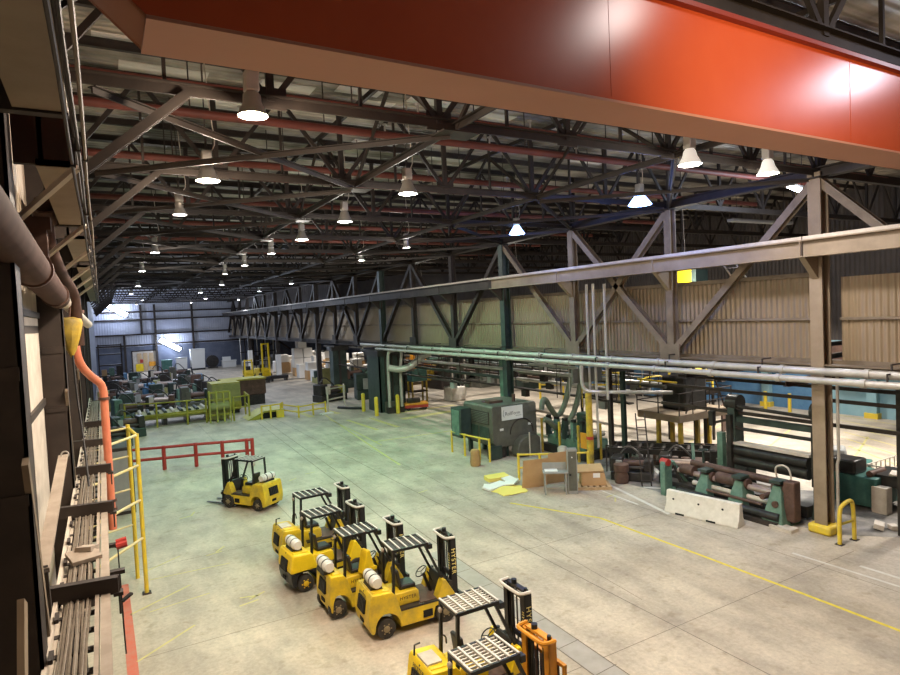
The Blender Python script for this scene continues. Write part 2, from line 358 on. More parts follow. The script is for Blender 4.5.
# walls
b = MB().use(FARW); b.mm((-1.2, 121, 4.6), (60, 121.3, 15)); b.use(NAVY); b.mm((-1.2, 121, 0), (60, 121.3, 4.6))
wf = struct(b.build('wall_far', None, smooth=False))
b = MB().use(LWALL); b.mm((-1.3, -4, 0), (-1.05, 26, 15)); b.use(NAVY); b.mm((-1.3, 26, 0), (-1.05, 122, 15))
struct(b.build('wall_left', None, smooth=False))
b = MB().use(LBLUE); b.mm((43, -4, 0), (43.3, 24.5, 5)); b.use(BLUE_); b.mm((43, 24.5, 0), (43.3, 34, 5)); b.use(NAVY); b.mm((43, 34, 0), (43.3, 122, 5)); b.use(RWALL); b.mm((43, -4, 5), (43.3, 122, 15))
struct(b.build('wall_right', None, smooth=False))
b = MB().use(LBLUE)
for y in (20.2, 27.4): b.mm((42.6, y, 0), (43, y+.6, 5))
b.use(YELP)
for y in (20.2, 27.4): b.mm((42.5, y-.1, 0), (43, y+.7, .35))
struct(b.build('trim_1', None, smooth=False))
b = MB().use(DARKO)
# girts and posts on the far wall
b.use(STEEL)
for z in (4.7, 6.6, 9.2, 10.6): b.mm((-1, 120.75, z), (44, 121, z+.28))
for x in (3.2, 8.2, 14.4, 27, 34): b.mm((x, 120.6, 0), (x+.35, 121, 12 if x in (8.2, 14.4, 27, 34) else 6.7))
b.mm((6, 120.6, 6.6), (6.35, 121, 12)); b.mm((-1, 120.4, 6.6), (44, 121, 6.75))
struct(b.build('trim_2', None, smooth=False))
# door opening in the far wall: lit store room behind
d = struct(MB().use(STEEL).mm((4.3, 120.9, 0), (4.5, 121.02, 3.9)).mm((8.2, 120.9, 0), (8.4, 121.02, 3.9)).mm((4.3, 120.9, 3.7), (8.4, 121.02, 3.9)).build('door_1', None, smooth=False))
b = MB().use(PALE).mm((4.5, 120.93, 0), (8.2, 120.99, 3.7)); b.build('door_panel', None, d, smooth=False)
b = MB().use(WOOD)
for k in range(3): b.mm((5.2+k*.95, 120.86, .3), (5.9+k*.95, 120.93, 3.4))
b.use(YELC); b.mm((4.9, 120.82, .2), (6.1, 120.93, 1.5)); b.use(ORA); b.mm((7, 120.84, 1.0), (8.1, 120.93, 1.8)); b.use(RED); b.mm((5.6, 120.84, 1.7), (6.1, 120.93, 2.3)); b.build('door_shelving', None, d, smooth=False)
# corrugated partition behind the long truss
b = MB().use(CLAD); b.mm((21.42, 11.95, 5.75), (21.5, 121, 8.75)); b.mm((21.3, -6, 5.75), (21.38, 11.1, 8.62))
struct(b.build('wall_partition', None, smooth=False))
b = MB().use(GREYT); b.mm((21.3, 11.95, 7.2), (21.42, 121, 7.28)); b.mm((21.18, -6, 7.2), (21.3, 11.1, 7.28)); b.mm((21.25, -6, 5.55), (21.5, 121, 5.85)); b.mm((21.3, 11.95, 8.7), (21.5, 121, 8.85))
struct(b.build('trim_3', None, smooth=False))

# ================================================================== ROOF STEEL
ZB, ZTp = 12.1, 14.45
NP = 6; PX = (XT+.6)/NP
def roof_truss(k):
    y = Y0+PB*k; far = k > 8
    lab = ('dark steel roof truss seen above and behind the red crane girder' if k < 0 else
           'nearest dark steel roof truss crossing the hall just beyond the red crane girder' if k == 0 else
           f'dark steel roof truss crossing the hall, {ORD[k]} beyond the red crane girder')
    t = thing('roof_truss', lab, 'truss', (0, y, ZB), 0, 'roof trusses across the hall')
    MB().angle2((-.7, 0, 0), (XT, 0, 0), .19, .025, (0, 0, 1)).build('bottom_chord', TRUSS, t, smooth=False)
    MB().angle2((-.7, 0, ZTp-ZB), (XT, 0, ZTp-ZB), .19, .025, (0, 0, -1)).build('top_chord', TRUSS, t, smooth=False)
    for i in range(NP+1):
        x = -.6+PX*i
        if k < 6:
            MB().mm((x-.07, -.05, 0), (x+.07, .05, ZTp-ZB)).build('web_post', TRUSS, t, smooth=False)
            MB().mm((x-.3, -.02, -.14), (x+.3, .02, .26)).build('gusset_plate', TRUSS, t, smooth=False)
        if i < NP:
            xm = x+PX/2
            MB().bar((x+.1, 0, .1), (xm, 0, ZTp-ZB-.05), .08, .11).build('diagonal', TRUSS, t, smooth=False)
            MB().bar((xm, 0, ZTp-ZB-.05), (x+PX-.1, 0, .1), .08, .11).build('diagonal', TRUSS, t, smooth=False)
            if k < 6: MB().bar((xm, 0, .1), (xm, 0, ZTp-ZB-.05), .06, .07).build('hanger', TRUSS, t, smooth=False)
    # knee brace down to the left wall column
    MB().ibeam((-.65, 0, -2.0), (1.55, 0, -.05), .15, .16, .02, (0, 1, 0)).build('knee_brace', TRUSS, t, smooth=False)
for k in range(-1, 18): roof_truss(k)
def bay_truss(k):           # the same roof carried on over the right bay
    y = Y0+PB*k
    t = thing('bay_truss', f'dim roof truss over the right bay behind the long truss, {ORD[k+1]} along', 'truss', (XT, y, ZB), 0, 'roof trusses over the right bay')
    MB().bar((.2, 0, 0), (22, 0, 0), .2, .22).build('bottom_chord', TRUSS, t, smooth=False)
    MB().bar((.2, 0, 2.35), (22, 0, 2.35), .2, .2).build('top_chord', TRUSS, t, smooth=False)
    for i in range(7):
        x = .2+3.1*i
        MB().mm((x-.06, -.05, 0), (x+.06, .05, 2.35)).build('web_post', TRUSS, t, smooth=False)
        MB().bar((x, 0, .1), (x+1.55, 0, 2.3), .08, .1).bar((x+1.55, 0, 2.3), (x+3.1, 0, .1), .08, .1).build('diagonal', TRUSS, t, smooth=False)
for k in range(-1, 8): bay_truss(k)
# purlins under the deck, lying on the trusses
kk = 0
for k in range(-2, 17):
    for j in range(3 if k < 8 else 2):
        y = Y0+PB*k+(j+.5)*PB/3
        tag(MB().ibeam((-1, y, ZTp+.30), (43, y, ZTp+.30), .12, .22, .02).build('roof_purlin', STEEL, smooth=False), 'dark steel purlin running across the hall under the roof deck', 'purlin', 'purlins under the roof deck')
# longitudinal struts and chord-plane bracing
SX = (6.97, 13.95)
for j, x in enumerate(SX):
    for k in range(-1, 12):
        y = Y0+PB*k
        t = thing('longitudinal_strut', f'brown steel strut along the hall in the {"left" if j == 0 else "right"} bracing line, bay {ORD[k+1]} from the camera', 'strut', (x, y, ZB-.05), 0, 'longitudinal roof struts')
        MB().angle2((0, .05, 0), (0, PB-.05, 0), .15, .02).build('strut_chord', TRUSS, t, smooth=False)
        if k < 7:
            MB().bar((0, .1, 0), (0, PB/2, 2.2), .07, .1).bar((0, PB/2, 2.2), (0, PB-.1, 0), .07, .1).build('strut_diagonal', TRUSS, t, smooth=False)
            MB().bar((0, .05, 2.25), (0, PB-.05, 2.25), .1, .14).build('strut_top', TRUSS, t, smooth=False)
for k in range(0, 9):
    y = Y0+PB*k
    for j, (a, c) in enumerate(((0, SX[0]), (SX[1], XT))):
        t = thing('horizontal_bracing', f'crossed bracing bars at truss level by the {"left wall" if j == 0 else "long truss"}, {ORD[k]} past the crane', 'bracing', (a, y, ZB-.16), 0, 'crossed bracing at truss level')
        MB().angle2((.1, .05, 0), (c-a-.1, PB-.05, 0), .12, .018).build('brace_bar', TRUSS, t, smooth=False)
        MB().angle2((.1, PB-.05, -.06), (c-a-.1, .05, -.06), .12, .018).build('brace_bar', TRUSS, t, smooth=False)
        MB().mm((c-a-.45, -.3, -.05), (c-a+.45, .3, -.02)).build('gusset_plate', TRUSS, t, smooth=False)
# red sprinkler mains
for i, (y, z) in enumerate(((14.1, 13.1), (16.2, 13.2), (20.4, 13.1), (22.6, 13.2), (27, 13.1), (33, 13.1), (39, 13.1), (46, 13.1))):
    t = thing('sprinkler_pipe', f'red sprinkler pipe running across the hall between the roof trusses, {ORD[i]} from the camera', 'pipe', (0, y, z), 0, 'red sprinkler pipes')
    MB().tube((-.4, 0, 0), (XT+10, 0, 0), .11, 10).build('pipe_run', REDSTEEL, t)
    if i < 5:
        for x in (2.2, 5.6, 9.1, 12.4, 16, 19): MB().tube((x, 0, 0), (x, 0, ZR-z), .018, 6).build('hanger_rod', STEEL, t)
        for x in (3.4, 7.4, 11, 14.6, 18): MB().tube((x, 0, 0), (x, 0, .28), .03, 6).lathe([(.0, .28), (.07, .29), (.07, .32), (0, .33)], (x, 0, 0), 8).build('sprinkler_head', SILV, t)
# ------------------------------------------------------------------ lamps
def bell_mesh(r): return MB().lathe([(.10, .42), (.15, .36), (r*.62, .22), (r*.92, .05), (r, 0), (r-.02, 0), (r*.88, .05), (r*.58, .2), (.1, .34)], n=18)
lampn = 0
def lamp(x, y, z, colr, power, label, glow=GLOW, r=.30, ballast=True, shine=True, bell=None):
    global lampn; lampn += 1
    t = thing('high_bay_lamp', label, 'lamp', (x, y, z), 0, 'high bay lamps')
    bell_mesh(r).build('reflector', bell or BELL, t)
    MB().lathe([(0, .02), (r*.9, .015), (r*.9, .03), (0, .035)], n=18).build('lens', glow, t, smooth=False)
    if ballast:
        MB().box((0, 0, .58), (.24, .24, .34)).build('ballast_box', PIPEW, t, bevel=.03)
        MB().tube((0, 0, .75), (0, 0, 1.1), .03, 8).torus((0, 0, 1.15), .06, .015, Matrix.Rotation(R(90), 3, 'X'), 12, 5).tube((0, 0, 1.2), (0, 0, ZR-z), .015, 6).build('hanger', STEEL, t)
        MB().path([(.1, 0, .7), (.25, .05, 1.0), (.16, .02, 1.5), (.05, 0, ZR-z)], .014, 5, 1).build('power_cord', PALE, t)
    if shine: spot('lamp_light', (0, 0, -.06), power*(.25 if colr is BLUE else 1), colr, r*.7, t); point('lamp_glow', (0, 0, -.15), power*(0.6 if colr is BLUE else .85 if colr is WARM else .3), NEUT if colr in (GREEN, DGREEN) else colr, r*.5, t)
    return t
lamp(2.51, 10.97, 11.6, WARM, LAMP_W*1.0, 'brightest hanging lamp on the left, nearest lamp below the first truss', r=.26)
lamp(2.54, 16.34, 11.6, WARM, LAMP_W*.8, 'small bell lamp on the left below the nearest bright one', r=.30)
lamp(2.44, 21.62, 11.6, NEUT, LAMP_W*.7, 'third lamp down the left row near the wall', GLOWG, r=.22)
lamp(8.13, 16.38, 11.6, GREEN, LAMP_W*.8, 'hanging bell lamp in the middle of the roof with grey ballast box', GLOWG)
lamp(8.15, 21.83, 11.6, GREEN, LAMP_W*.8, 'bell lamp in the middle row, second beyond the crane', GLOWG)
lamp(8.07, 27.17, 11.6, GREEN, LAMP_W*.8, 'bell lamp in the middle row, third beyond the crane', GLOWG)
lamp(13.62, 10.79, 11.6, NEUT, LAMP_W*1.0, 'bell lamp hanging just under the crane girder, left of a pair', bell=BELLW)
lamp(16.93, 10.76, 11.6, NEUT, LAMP_W*1.0, 'bell lamp hanging just under the crane girder, right of a pair', bell=BELLW)
lamp(17.14, 15.77, 11.6, BLUE, LAMP_W*.8, 'glaring lamp beside the long truss, glowing blue for its lens flare', GLOWB, .42, bell=BELLB)
lamp(17.3, 23.5, 11.6, BLUE, LAMP_W*.6, 'lamp further down beside the long truss, glowing blue for its lens flare', GLOWB, .38, bell=BELLB)
lamp(14.4, 29.5, 11.6, DGREEN, LAMP_W*1.5, 'green tinted lamp beside the long truss past the blue lamps', GLOWG, .2)
lamp(14.6, 36.5, 11.6, DGREEN, LAMP_W*1.5, 'second green tinted lamp beside the long truss', GLOWG, .2)
for x, y in ((2.5, 33), (8.1, 33), (2.5, 44), (8.1, 40), (8.1, 47)):
    lamp(x, y, 11.6, GREEN if y < 50 else COOL, LAMP_W*.8, 'small lamp among the middle roof trusses', GLOWG, .22).__setitem__('group', 'lamps among the middle trusses')
for x, y in ((3, 60), (10, 60), (16.5, 60), (3, 74), (10, 74), (16.5, 74), (5, 92), (13, 92), (5, 108), (13, 108), (19, 100)):
    lamp(x, y, 11.6, COOL, LAMP_W*1.3, 'tiny cool lamp among the distant roof trusses', GLOWB, .25, False).__setitem__('group', 'lamps among the distant trusses')
# lamps of the same rows over the frame, then lights added for the girder
for x, y, p, c in ((14.2, 5.4, 1.8, WARM), (2.6, 8.4, 1.2, WARM), (19.0, 5.4, 1.6, WARM), (8.1, 8.6, 2.2, WARM), (8.1, 6.6, 1.0, WARM)):
    spot('hall_light', (x, y, 11.4), LAMP_W*p, c, .2, None, 170)
fl = spot('girder_glow_light', (4.2, -3.2, 9.4), 4300, (1, .76, .46), .25, None, 46); fl.data.spot_blend = 1; fl.rotation_euler = (Vector((8.3, 5, 10.9))-Vector((4.2, -3.2, 9.4))).to_track_quat('-Z', 'Y').to_euler()  # unseen spot added to warm part of the crane girder to orange
fl = spot('girder_glow_light', (9.0, -5.5, 10.5), 300, (1, .70, .55), .25, None, 55); fl.data.spot_blend = 1; fl.rotation_euler = (Vector((9, 5, 10.9))-Vector((9, -5.5, 10.5))).to_track_quat('-Z', 'Y').to_euler()  # weaker unseen spot added to spread warm light along the girder
point('girder_glint_light', (7.6, 2.6, 12.75), 170, (1, .9, .85), .3); point('girder_glint_light', (14.8, 2.6, 12.8), 260, (.90, .86, 1), .35)  # unseen points added to put pale glints on the girder paint
# lamps of the right bay that show under the runway beam, and two wide ones over it
for (x, y, z, lab) in ((26, 21.2, 9.82, 'lamp of the right bay showing under the runway beam beside the yellow cab'), (26, 35.7, 9.81, 'lamp of the right bay showing under the runway beam, second from the right'), (26, 50.7, 9.81, 'lamp of the right bay showing under the runway beam, third from the right')):
    lamp(x, y, z, NEUT, 900, lab, GLOWG, .3, True)
for i, (x, y) in enumerate(((24.2, 14.2), (26.3, 14.6))):
    t = thing('strip_light', ['long white strip light right of the column top, left of two', 'long white strip light right of the column top, right of two'][i], 'lamp', (x, y, 12.3), .3, 'strip lights by the column top')
    MB().mm((-.9, -.16, 0), (.9, .16, .1)).build('housing', WHT, t); MB().mm((-.88, -.14, -.03), (.88, .14, -.001)).build('diffuser', GLOWB, t)
    for x in (-.8, .8): MB().tube((x, 0, .1), (x, 0, ZR-12.3), .015, 6).build('hanger_rod', STEEL, t)
    point('strip_light_source', (0, 0, -.15), 700, COOL, .3, t)
for i, (x, z) in enumerate(((2.4, 11.2), (10.6, 4.6))):
    t = thing('wall_streak', ['glaring tilted streak high on the far wall at left', 'glaring tilted streak low on the far wall above the bins'][i], 'lamp', (x, 120.3, z), 0, 'bright streaks on the far wall')
    MB().bar((-1.6, 0, 1.0), (1.6, 0, -1.0), .35, .7).build('tube', GLOWB, t); MB().bar((-1.6, .3, 1.0), (1.6, .3, -1.0), .35, .8).build('housing', WHT, t)  # glowing tilted bars that draw the bright streaks on the wall
    point('wall_streak_source', (0, -1.6, 0), 800, (.62, .72, 1), .6, t)
# ------------------------------------------------------------------ the red bridge crane
t = thing('bridge_crane', 'big glossy red crane girder spanning the hall above the forklifts', 'crane', (0, 5.0, 10.3))
prof = [(.42, 0), (32, 0), (32, 1.24), (-.42, 1.24), (-.42, .78)]
b = MB().use(CRANE); b.prism(prof, 0, .06, 'y'); b.prism(prof, .6, .66, 'y')
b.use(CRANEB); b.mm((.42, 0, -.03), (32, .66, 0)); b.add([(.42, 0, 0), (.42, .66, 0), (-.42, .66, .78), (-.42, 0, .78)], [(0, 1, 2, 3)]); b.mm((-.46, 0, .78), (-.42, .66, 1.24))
b.build('box_girder', None, t)
MB().mm((-.45, -.09, 1.24), (32, .75, 1.30)).build('top_flange', CRANED, t); MB().mm((-.45, .3, 1.30), (32, .38, 1.40)).build('trolley_rail', CRANED, t)
for x in (5.05, 9.95, 15.4, 21): MB().mm((x-.006, -.004, .03), (x+.006, 0, 1.22)).build('weld_seam', CRANE, t)
MB().mm((-.62, -1.2, .9), (-.2, 1.9, 1.24)).build('end_truck', CRANED, t)
# ================================================================== LONG TRUSS, columns, runway beam
def column(k, lab, h=ZB, wd=.42, dp=.48, white=False):
    y = Y0+PB*k; t = thing('steel_column', lab, 'column', (XT, y, 0), 0, 'columns under the long truss')
    b = MB().use(TAN if k < 1 else GRND if k < 7 else STEEL); b.ibeam((0, 0, .3), (0, 0, h), wd, dp, .05, (1, 0, 0)); b.build('shaft', None, t, smooth=False)
    if k <= 3:
        MB().mm((-.18, -.05, .3), (.18, -.02, 5)).build('web_plate', RUST if k == 0 else GRND, t)
    MB().mm((-.38, -.38, 0), (.38, .38, .32)).build('base', YELP if k == 0 else CONC, t, bevel=.08)
    if white: MB().mm((-.32, -.32, .33), (.32, .32, 3.4)).build('painted_band', WHT, t)
    return t
column(0, 'tan steel column on a yellow base, right of the green roll machine')
tag(MB().path([(20.95, 11.15, .02), (20.95, 11.15, 2.4), (20.95, 11.1, 2.6), (20.95, 11.1, 5.6)], .05, 8).build('column_conduit', PIPEW), 'thin pale pipe running up the side of the near column', 'conduit')
column(3, 'dark green steel column rising behind the grey machine with the white sign')
column(6, 'dark steel column inside the thick green casing'); column(9, 'dark steel column beyond the thick green casing')
column(12, 'steel column with white painted foot near the far yellow lift truck', white=True); column(15, 'farthest steel column with white painted foot', white=True)
LIT = {0: TAN, 1: TAN}
def wm(k): return GREYT if k <= 1 else TRUSS
for s in range(-1, 6):
    k0 = 3*s; y = Y0+PB*k0
    t = thing('long_truss_span', ['long truss span leaving the frame at right', 'tan long truss span between the near column and the grey machine', 'green lit long truss span beyond the grey machine', 'long truss span past the thick green casing', 'fourth long truss span, far down the hall', 'fifth long truss span, far down the hall', 'last long truss span before the far wall'][s+1], 'truss', (XT, y, 0), 0, 'spans of the long truss')
    c = GREYT if s < 1 else STEEL
    L3 = 3*PB
    MB().ibeam((0, 0, ZB), (0, L3, ZB), .4, .34, .04).build('top_chord', STEEL if s else BROWN, t, smooth=False)
    MB().ibeam((0, 0, 5.55), (0, L3, 5.55), .42, .36, .04).build('bottom_chord', c, t, smooth=False)
    nodes = [(0, 1), (1, 0), (2, 0), (3, 1)]
    for i in (1, 2):
        MB().ibeam((0, PB*i, 5.7), (0, PB*i, ZB), .34, .34, .035, (1, 0, 0)).build('post', c, t, smooth=False)
        MB().mm((-.24, PB*i-.5, 5.4), (-.2, PB*i+.5, 6.3)).build('gusset_plate', c, t, smooth=False)
    if s == 0 or s < 0:
        segs = [((0, 11.9), (1, 5.9)), ((1, 5.9), (2, 11.9)), ((1, 11.9), (2, 5.9)), ((3, 11.9), (2, 5.9))]
    else:
        segs = [((0, 11.9), (1, 5.9)), ((1, 5.9), (2, 11.9)), ((2, 11.9), (3, 5.9)), ((1, 11.9), (2, 5.9))] if s > 1 else [((0, 11.9), (1, 5.9)), ((1, 5.9), (2, 11.9)), ((2, 11.9), (3, 5.9))]
    for (i, z1), (j, z2) in segs:
        MB().ibeam((0, PB*i, z1), (0, PB*j, z2), .26, .3, .025, (1, 0, 0)).build('diagonal', c, t, smooth=False)
    # runway beam on brackets
    r = thing('runway_beam', ['crane runway beam leaving the frame at right', 'tan lit crane runway beam beside the near column', 'green lit crane runway beam beyond the grey machine', 'crane runway beam past the thick green casing', 'fourth crane runway beam down the hall', 'fifth crane runway beam down the hall', 'last crane runway beam before the far wall'][s+1], 'beam', (20.0, y, 9.3), 0, 'crane runway beams')
    bm_ = TAN if s < 1 else STEEL
    MB().ibeam((0, .02, .28), (0, L3-.02, .28), .42, .56, .04).build('beam', bm_, r, smooth=False)
    MB().mm((-.05, .02, .56), (.05, L3-.02, .68)).build('rail', PALE, r, smooth=False)
    for i in range(3):
        MB().prism([(-.1, 0), (.9, 0), (.9, -.75), (.72, -.75)], PB*i-.1, PB*i+.1, 'y').build('bracket', bm_, r, smooth=False)
        MB().mm((-.2, PB*i-.02, 0), (-.16, PB*i+.02, .56)).build('stiffener', bm_, r, smooth=False)
# pipes along the truss foot
for i, (x, z, r, lab) in enumerate(((20.36, 5.55, .13, 'upper long grey pipe running along the foot of the truss'), (20.1, 5.28, .11, 'lower long grey pipe running along the foot of the truss'))):
    t = thing('steam_pipe', lab, 'pipe', (x, -2, z), 0, 'pipes along the truss foot')
    MB().tube((0, 0, 0), (0, 50 if i else 54, 0), r, 12).build('pipe_run', PIPEW, t)
    for j in range(19): MB().tube((0, 1+j*2.7, 0), (0, 1.16+j*2.7, 0), r+.03, 12).build('pipe_collar', PIPEW, t)
    for j in range(12): MB().mm((-.02, 3+j*4.1, 0), (.02, 3.05+j*4.1, .32)).mm((-.02, 3+j*4.1, .3), (.5, 3.05+j*4.1, .34)).build('pipe_hanger', STEEL, t)
for i, (y, zt) in enumerate(((22.4, 9.1), (21.95, 9.1), (21.2, 9.05))):
    tag(MB().tube((20.5, y, 1.2 if i == 1 else 3.6), (20.5, y, zt), .06, 8).build('conduit', PIPEW), ['vertical grey conduit on the partition, left of three', 'middle vertical conduit reaching nearly to the floor', 'vertical grey conduit on the partition, right of three'][i], 'conduit', 'vertical conduits on the partition')
# clutter of service pipes under the truss further on
rnd = random.Random(3)
for i in range(9):
    y0 = 24+i*5.2; x = 20.6+rnd.random()*2.2; z = 4.4+rnd.random()*.9
    tag(MB().path([(x, y0, z), (x, y0+4.2, z), (x+1.2, y0+5, z-.2), (x+4, y0+5, z-.2)], .06+.05*rnd.random(), 7, 1).build('service_pipe', [PIPEW, STEEL, GRYM][i % 3]), f'service pipe bending away under the truss foot, {ORD[i]} beyond the conduits', 'pipe', 'service pipes under the truss')
for i in range(10):
    y0 = 13+i*4.3
    tag(MB().ibeam((21.2, y0, 4.95), (42, y0, 4.95), .2, .26, .03).build('cross_beam', STEEL if i % 3 else RUST, smooth=False), f'dark cross beam under the partition over the right bay, {ORD[i]} from the near column', 'beam', 'cross beams over the right bay')
rnd2 = random.Random(8)
for i in range(16):
    x = 21.6+.55*i+rnd2.random()*.3; y0 = (21 if i % 2 else 30)+rnd2.random()*6; z = 2.9+rnd2.random()*1.4
    t = thing('pipe_rack_line', f'long service line hung below the partition over the right bay, {ORD[i]} behind the truss', 'pipe', (x, y0, z), 0, 'service lines hung below the partition')
    L_ = 16+rnd2.random()*24; m_ = [STEEL, PIPEW, GRND, STEEL, RUST, GRYM][i % 6]
    if i % 3: MB().tube((0, 0, 0), (0, L_, 0), .06+.07*rnd2.random(), 8).build('pipe_run', m_, t)
    else: MB().mm((-.18, 0, 0), (.18, L_, .08)).build('tray_run', m_, t)
    for q in range(5): MB().mm((-.02, 1+q*L_/5, 0), (.02, 1.05+q*L_/5, 5.8-z)).build('hanger', STEEL, t)
    for q in range(3): MB().box((0, 2+q*L_/3.2, -.25), (.3, .5, .4)).build('junction_box', [GRY, STEEL, GRYM][q], t)
for i, (x, z) in enumerate(((22.6, 4.25), (23.4, 4.6), (22.2, 3.45))):
    tag(MB().bar((x, 8, z), (x, 19.5, z), .1, .13).build('guide_rail', STEEL), ['upper dark guide rail running past the near column to the platform', 'second dark guide rail running past the near column', 'low dark guide rail behind the near column'][i], 'rail', 'guide rails behind the near column')
tag(MB().ibeam((22.6, 9.85, 0), (22.6, 9.85, 5), .4, .4, .04, (1, 0, 0)).build('steel_post', BLKM, smooth=False), 'black steel post at the right edge beyond the near column', 'post')
c = thing('crane_cab', 'yellow-green lit cab panel showing behind the partition top', 'cab', (27, 21.3, 8.9)); MB().mm((0, .2, -.2), (1, 1.1, .8)).build('cab_body', YELC, c); MB().mm((-.03, -.1, -.2), (.9, .2, .8)).build('cab_window', GRND, c); MB().mm((0, .2, -8.9), (.1, .35, -.2)).mm((.8, .2, -8.9), (.9, .35, -.2)).builds('cab_leg', STEEL, c)
c = thing('access_ladder', 'small steel ladder leaning above the partition under the runway beam', 'ladder', (21.5, 15.2, 8.85)); MB().bar((0, 0, 0), (-.3, .6, 1.1), .05, .05).bar((.3, -.35, 0), (0, .25, 1.1), .05, .05).builds('side_rail', PALE, c)
for i in range(4): f = .15+i*.24; MB().bar((-.3*f, .6*f, 1.1*f), (.3-.3*f, -.35+.6*f, 1.1*f), .03, .03).build('rung', PALE, c)
t = thing('air_duct', 'pale duct hanging in the dark over the right bay', 'duct', (30, 19.5, 12.0)); MB().box((0, 0, 0), (5, .4, .14)).build('duct_body', GRY, t, bevel=.02)
for x in (-2, 0, 2): MB().tube((x, 0, .07), (x, 0, ZR-12), .015, 6).build('hanger_rod', STEEL, t)
# ================================================================== LEFT SIDE: wall columns, pipes, cable tray
for i, ye in enumerate((6.9, 14.0, 20.8, 27.6, 34.4, 41)):
    x1 = -.62
    t = thing('wall_column', f'dark brown built-up column on the left wall, {ORD[i]} from the camera', 'column', (x1, ye, 0), 0, 'columns of the left wall')
    MB().mm((-.45, -.04, 0), (0, 0, 14.3)).mm((-.45, -.44, 0), (0, -.40, 14.3)).mm((-.03, -.44, 0), (0, 0, 14.3)).build('shaft', BROWN, t, smooth=False)
    MB().mm((-.43, -.40, 0), (-.40, -.04, 14.3)).build('web_plate', STEEL, t, smooth=False)
    if i < 3:
        MB().bar((-.02, -.5, 6.9), (-.02, .3, 5.0), .12, .05, (1, 0, 0)).build('diagonal_strap', GREYT, t)
        MB().mm((-.36, -.46, 7.6), (-.02, -.44, 7.72)).mm((-.36, -.46, 6.5), (-.02, -.44, 6.6)).builds('splice_plate', BROWN, t)
# light wall boards showing between the columns
for i, (y0, y1) in enumerate(((9.6, 13.4), (16.2, 20.3))):
    t = thing('wall_board', ['pale dusty board on the left wall between the two nearest columns', 'pale dusty board on the left wall beyond the second column'][i], 'board', (-1.04, y0, 0))
    for z0, z1 in ((0.4, 6.7), (6.75, 8.3), (8.34, 9.2)): MB().mm((0, 0, z0), (.04, y1-y0, z1)).build('panel', PALE, t)
    MB().mm((.04, 0, 6.68), (.08, y1-y0, 6.8)).mm((.04, 0, 8.26), (.08, y1-y0, 8.36)).mm((.04, .1, 8.0), (.05, y1-y0-.1, 8.12)).build('seam_strip', STEEL, t)
# the left runway: plates seen from below, cross haunches, conductor bars
for i, (y0, y1) in enumerate(((-1.0, 5.35), (6.95, 10.9), (12.4, 16.6), (18, 40))):
    t = thing('runway_girder', f'tan underside of the left crane runway girder, {ORD[i]} length from the camera', 'beam', (0, y0, 9.6), 0, 'lengths of the left runway girder')
    MB().mm((-.45, 0, 0), (-.115, y1-y0, .05)).build('bottom_flange', TAN, t); MB().mm((-.42, 0, .05), (-.38, y1-y0, .9)).build('web_plate', BROWN, t)
    MB().mm((-.62, y1-y0-.1, -.02), (-.115, y1-y0, .9)).mm((-.62, 0, 0), (-.115, .08, .9)).builds('end_plate', BROWN, t)
    for q in range(int((y1-y0)/.8)): MB().mm((-.38, .4+q*.8, .05), (-.14, .44+q*.8, .9)).build('stiffener', BROWN, t)
for i, (x, z) in enumerate(((-.075, 9.42), (-.10, 9.52), (-.03, 9.35), (-.115, 9.3))):
    t = thing('conductor_bar', ['rightmost thin conductor bar running beside the left girder', 'thin conductor bar closest under the tan girder', 'lowest bright conductor wire beside the left girder', 'thin conductor bar farthest left beside the girder'][i], 'conductor bar', (x, 0, z), 0, 'conductor bars beside the left girder')
    MB().path([(math.sin(q*1.7+i)*.006, q*1.5-1, math.sin(q*2.3+i)*.012) for q in range(26)], .012, 6).build('bar', GREYT if i == 2 else BROWN, t)
    for q in range(8): MB().mm((-.02, 2.5+q*3.05, -.02), (.02, 2.54+q*3.05, .16 if i > 1 else .1)).build('insulator', STEEL, t)
for i, y in enumerate((6.2, 9.6, 12.6, 15.6, 18.6, 22)):
    tag(MB().bar((-.72, y+.9, 9.0), (-.1, y, 9.42), .05, .05).build('outrigger_strut', PALE), f'pale slanting strut holding the conductor bars off the left wall, {ORD[i]} from the camera', 'strut', 'struts of the conductor bars')
# big brown pipe with its clamps
t = thing('brown_pipe', 'big brown pipe running along the left wall at eye level', 'pipe', (0, 0, 0))
MB().tube((-.66, 2, 8.93), (-.66, 13.4, 8.62), .19, 20).build('pipe_run', BROWNP, t)
for y in (8.6, 12.4): MB().tube((-.66, y, 8.93-(y-2)*.0272), (-.66, y+.12, 8.93-(y-2)*.0272), .215, 20).build('clamp_ring', RUST, t)
MB().tube((-.66, 13.4, 8.62), (-.60, 14.2, 8.56), .19, 16, .12).tube((-.60, 14.2, 8.56), (-.30, 19, 8.15), .10, 12).build('reducer', PALE, t)
t = thing('offset_pipe', 'dark brown pipe bending in an S behind the big pipe', 'pipe')
MB().path([(-.62, 10.6, 9.95), (-.62, 10.8, 9.4), (-.6, 11, 9.2), (-.55, 13, 8.95), (-.45, 14.2, 8.8), (-.42, 14.5, 8.3), (-.42, 14.5, 7.7)], .11, 14, 2).build('pipe_run', BROWNP, t)
MB().tube((-.62, 10.62, 9.78), (-.62, 10.72, 9.6), .15, 14).tube((-.42, 14.5, 8.42), (-.42, 14.5, 8.35), .14, 14).builds('flange', RUST, t)
MB().mm((-1.05, 9.6, 9.35), (-.5, 9.9, 9.52)).mm((-.75, 9.6, 9.0), (-.55, 9.9, 9.35)).build('bracket', BROWNP, t)
t = thing('orange_pipe', 'salmon orange pipe with an elbow dropping beside the cable tray', 'pipe')
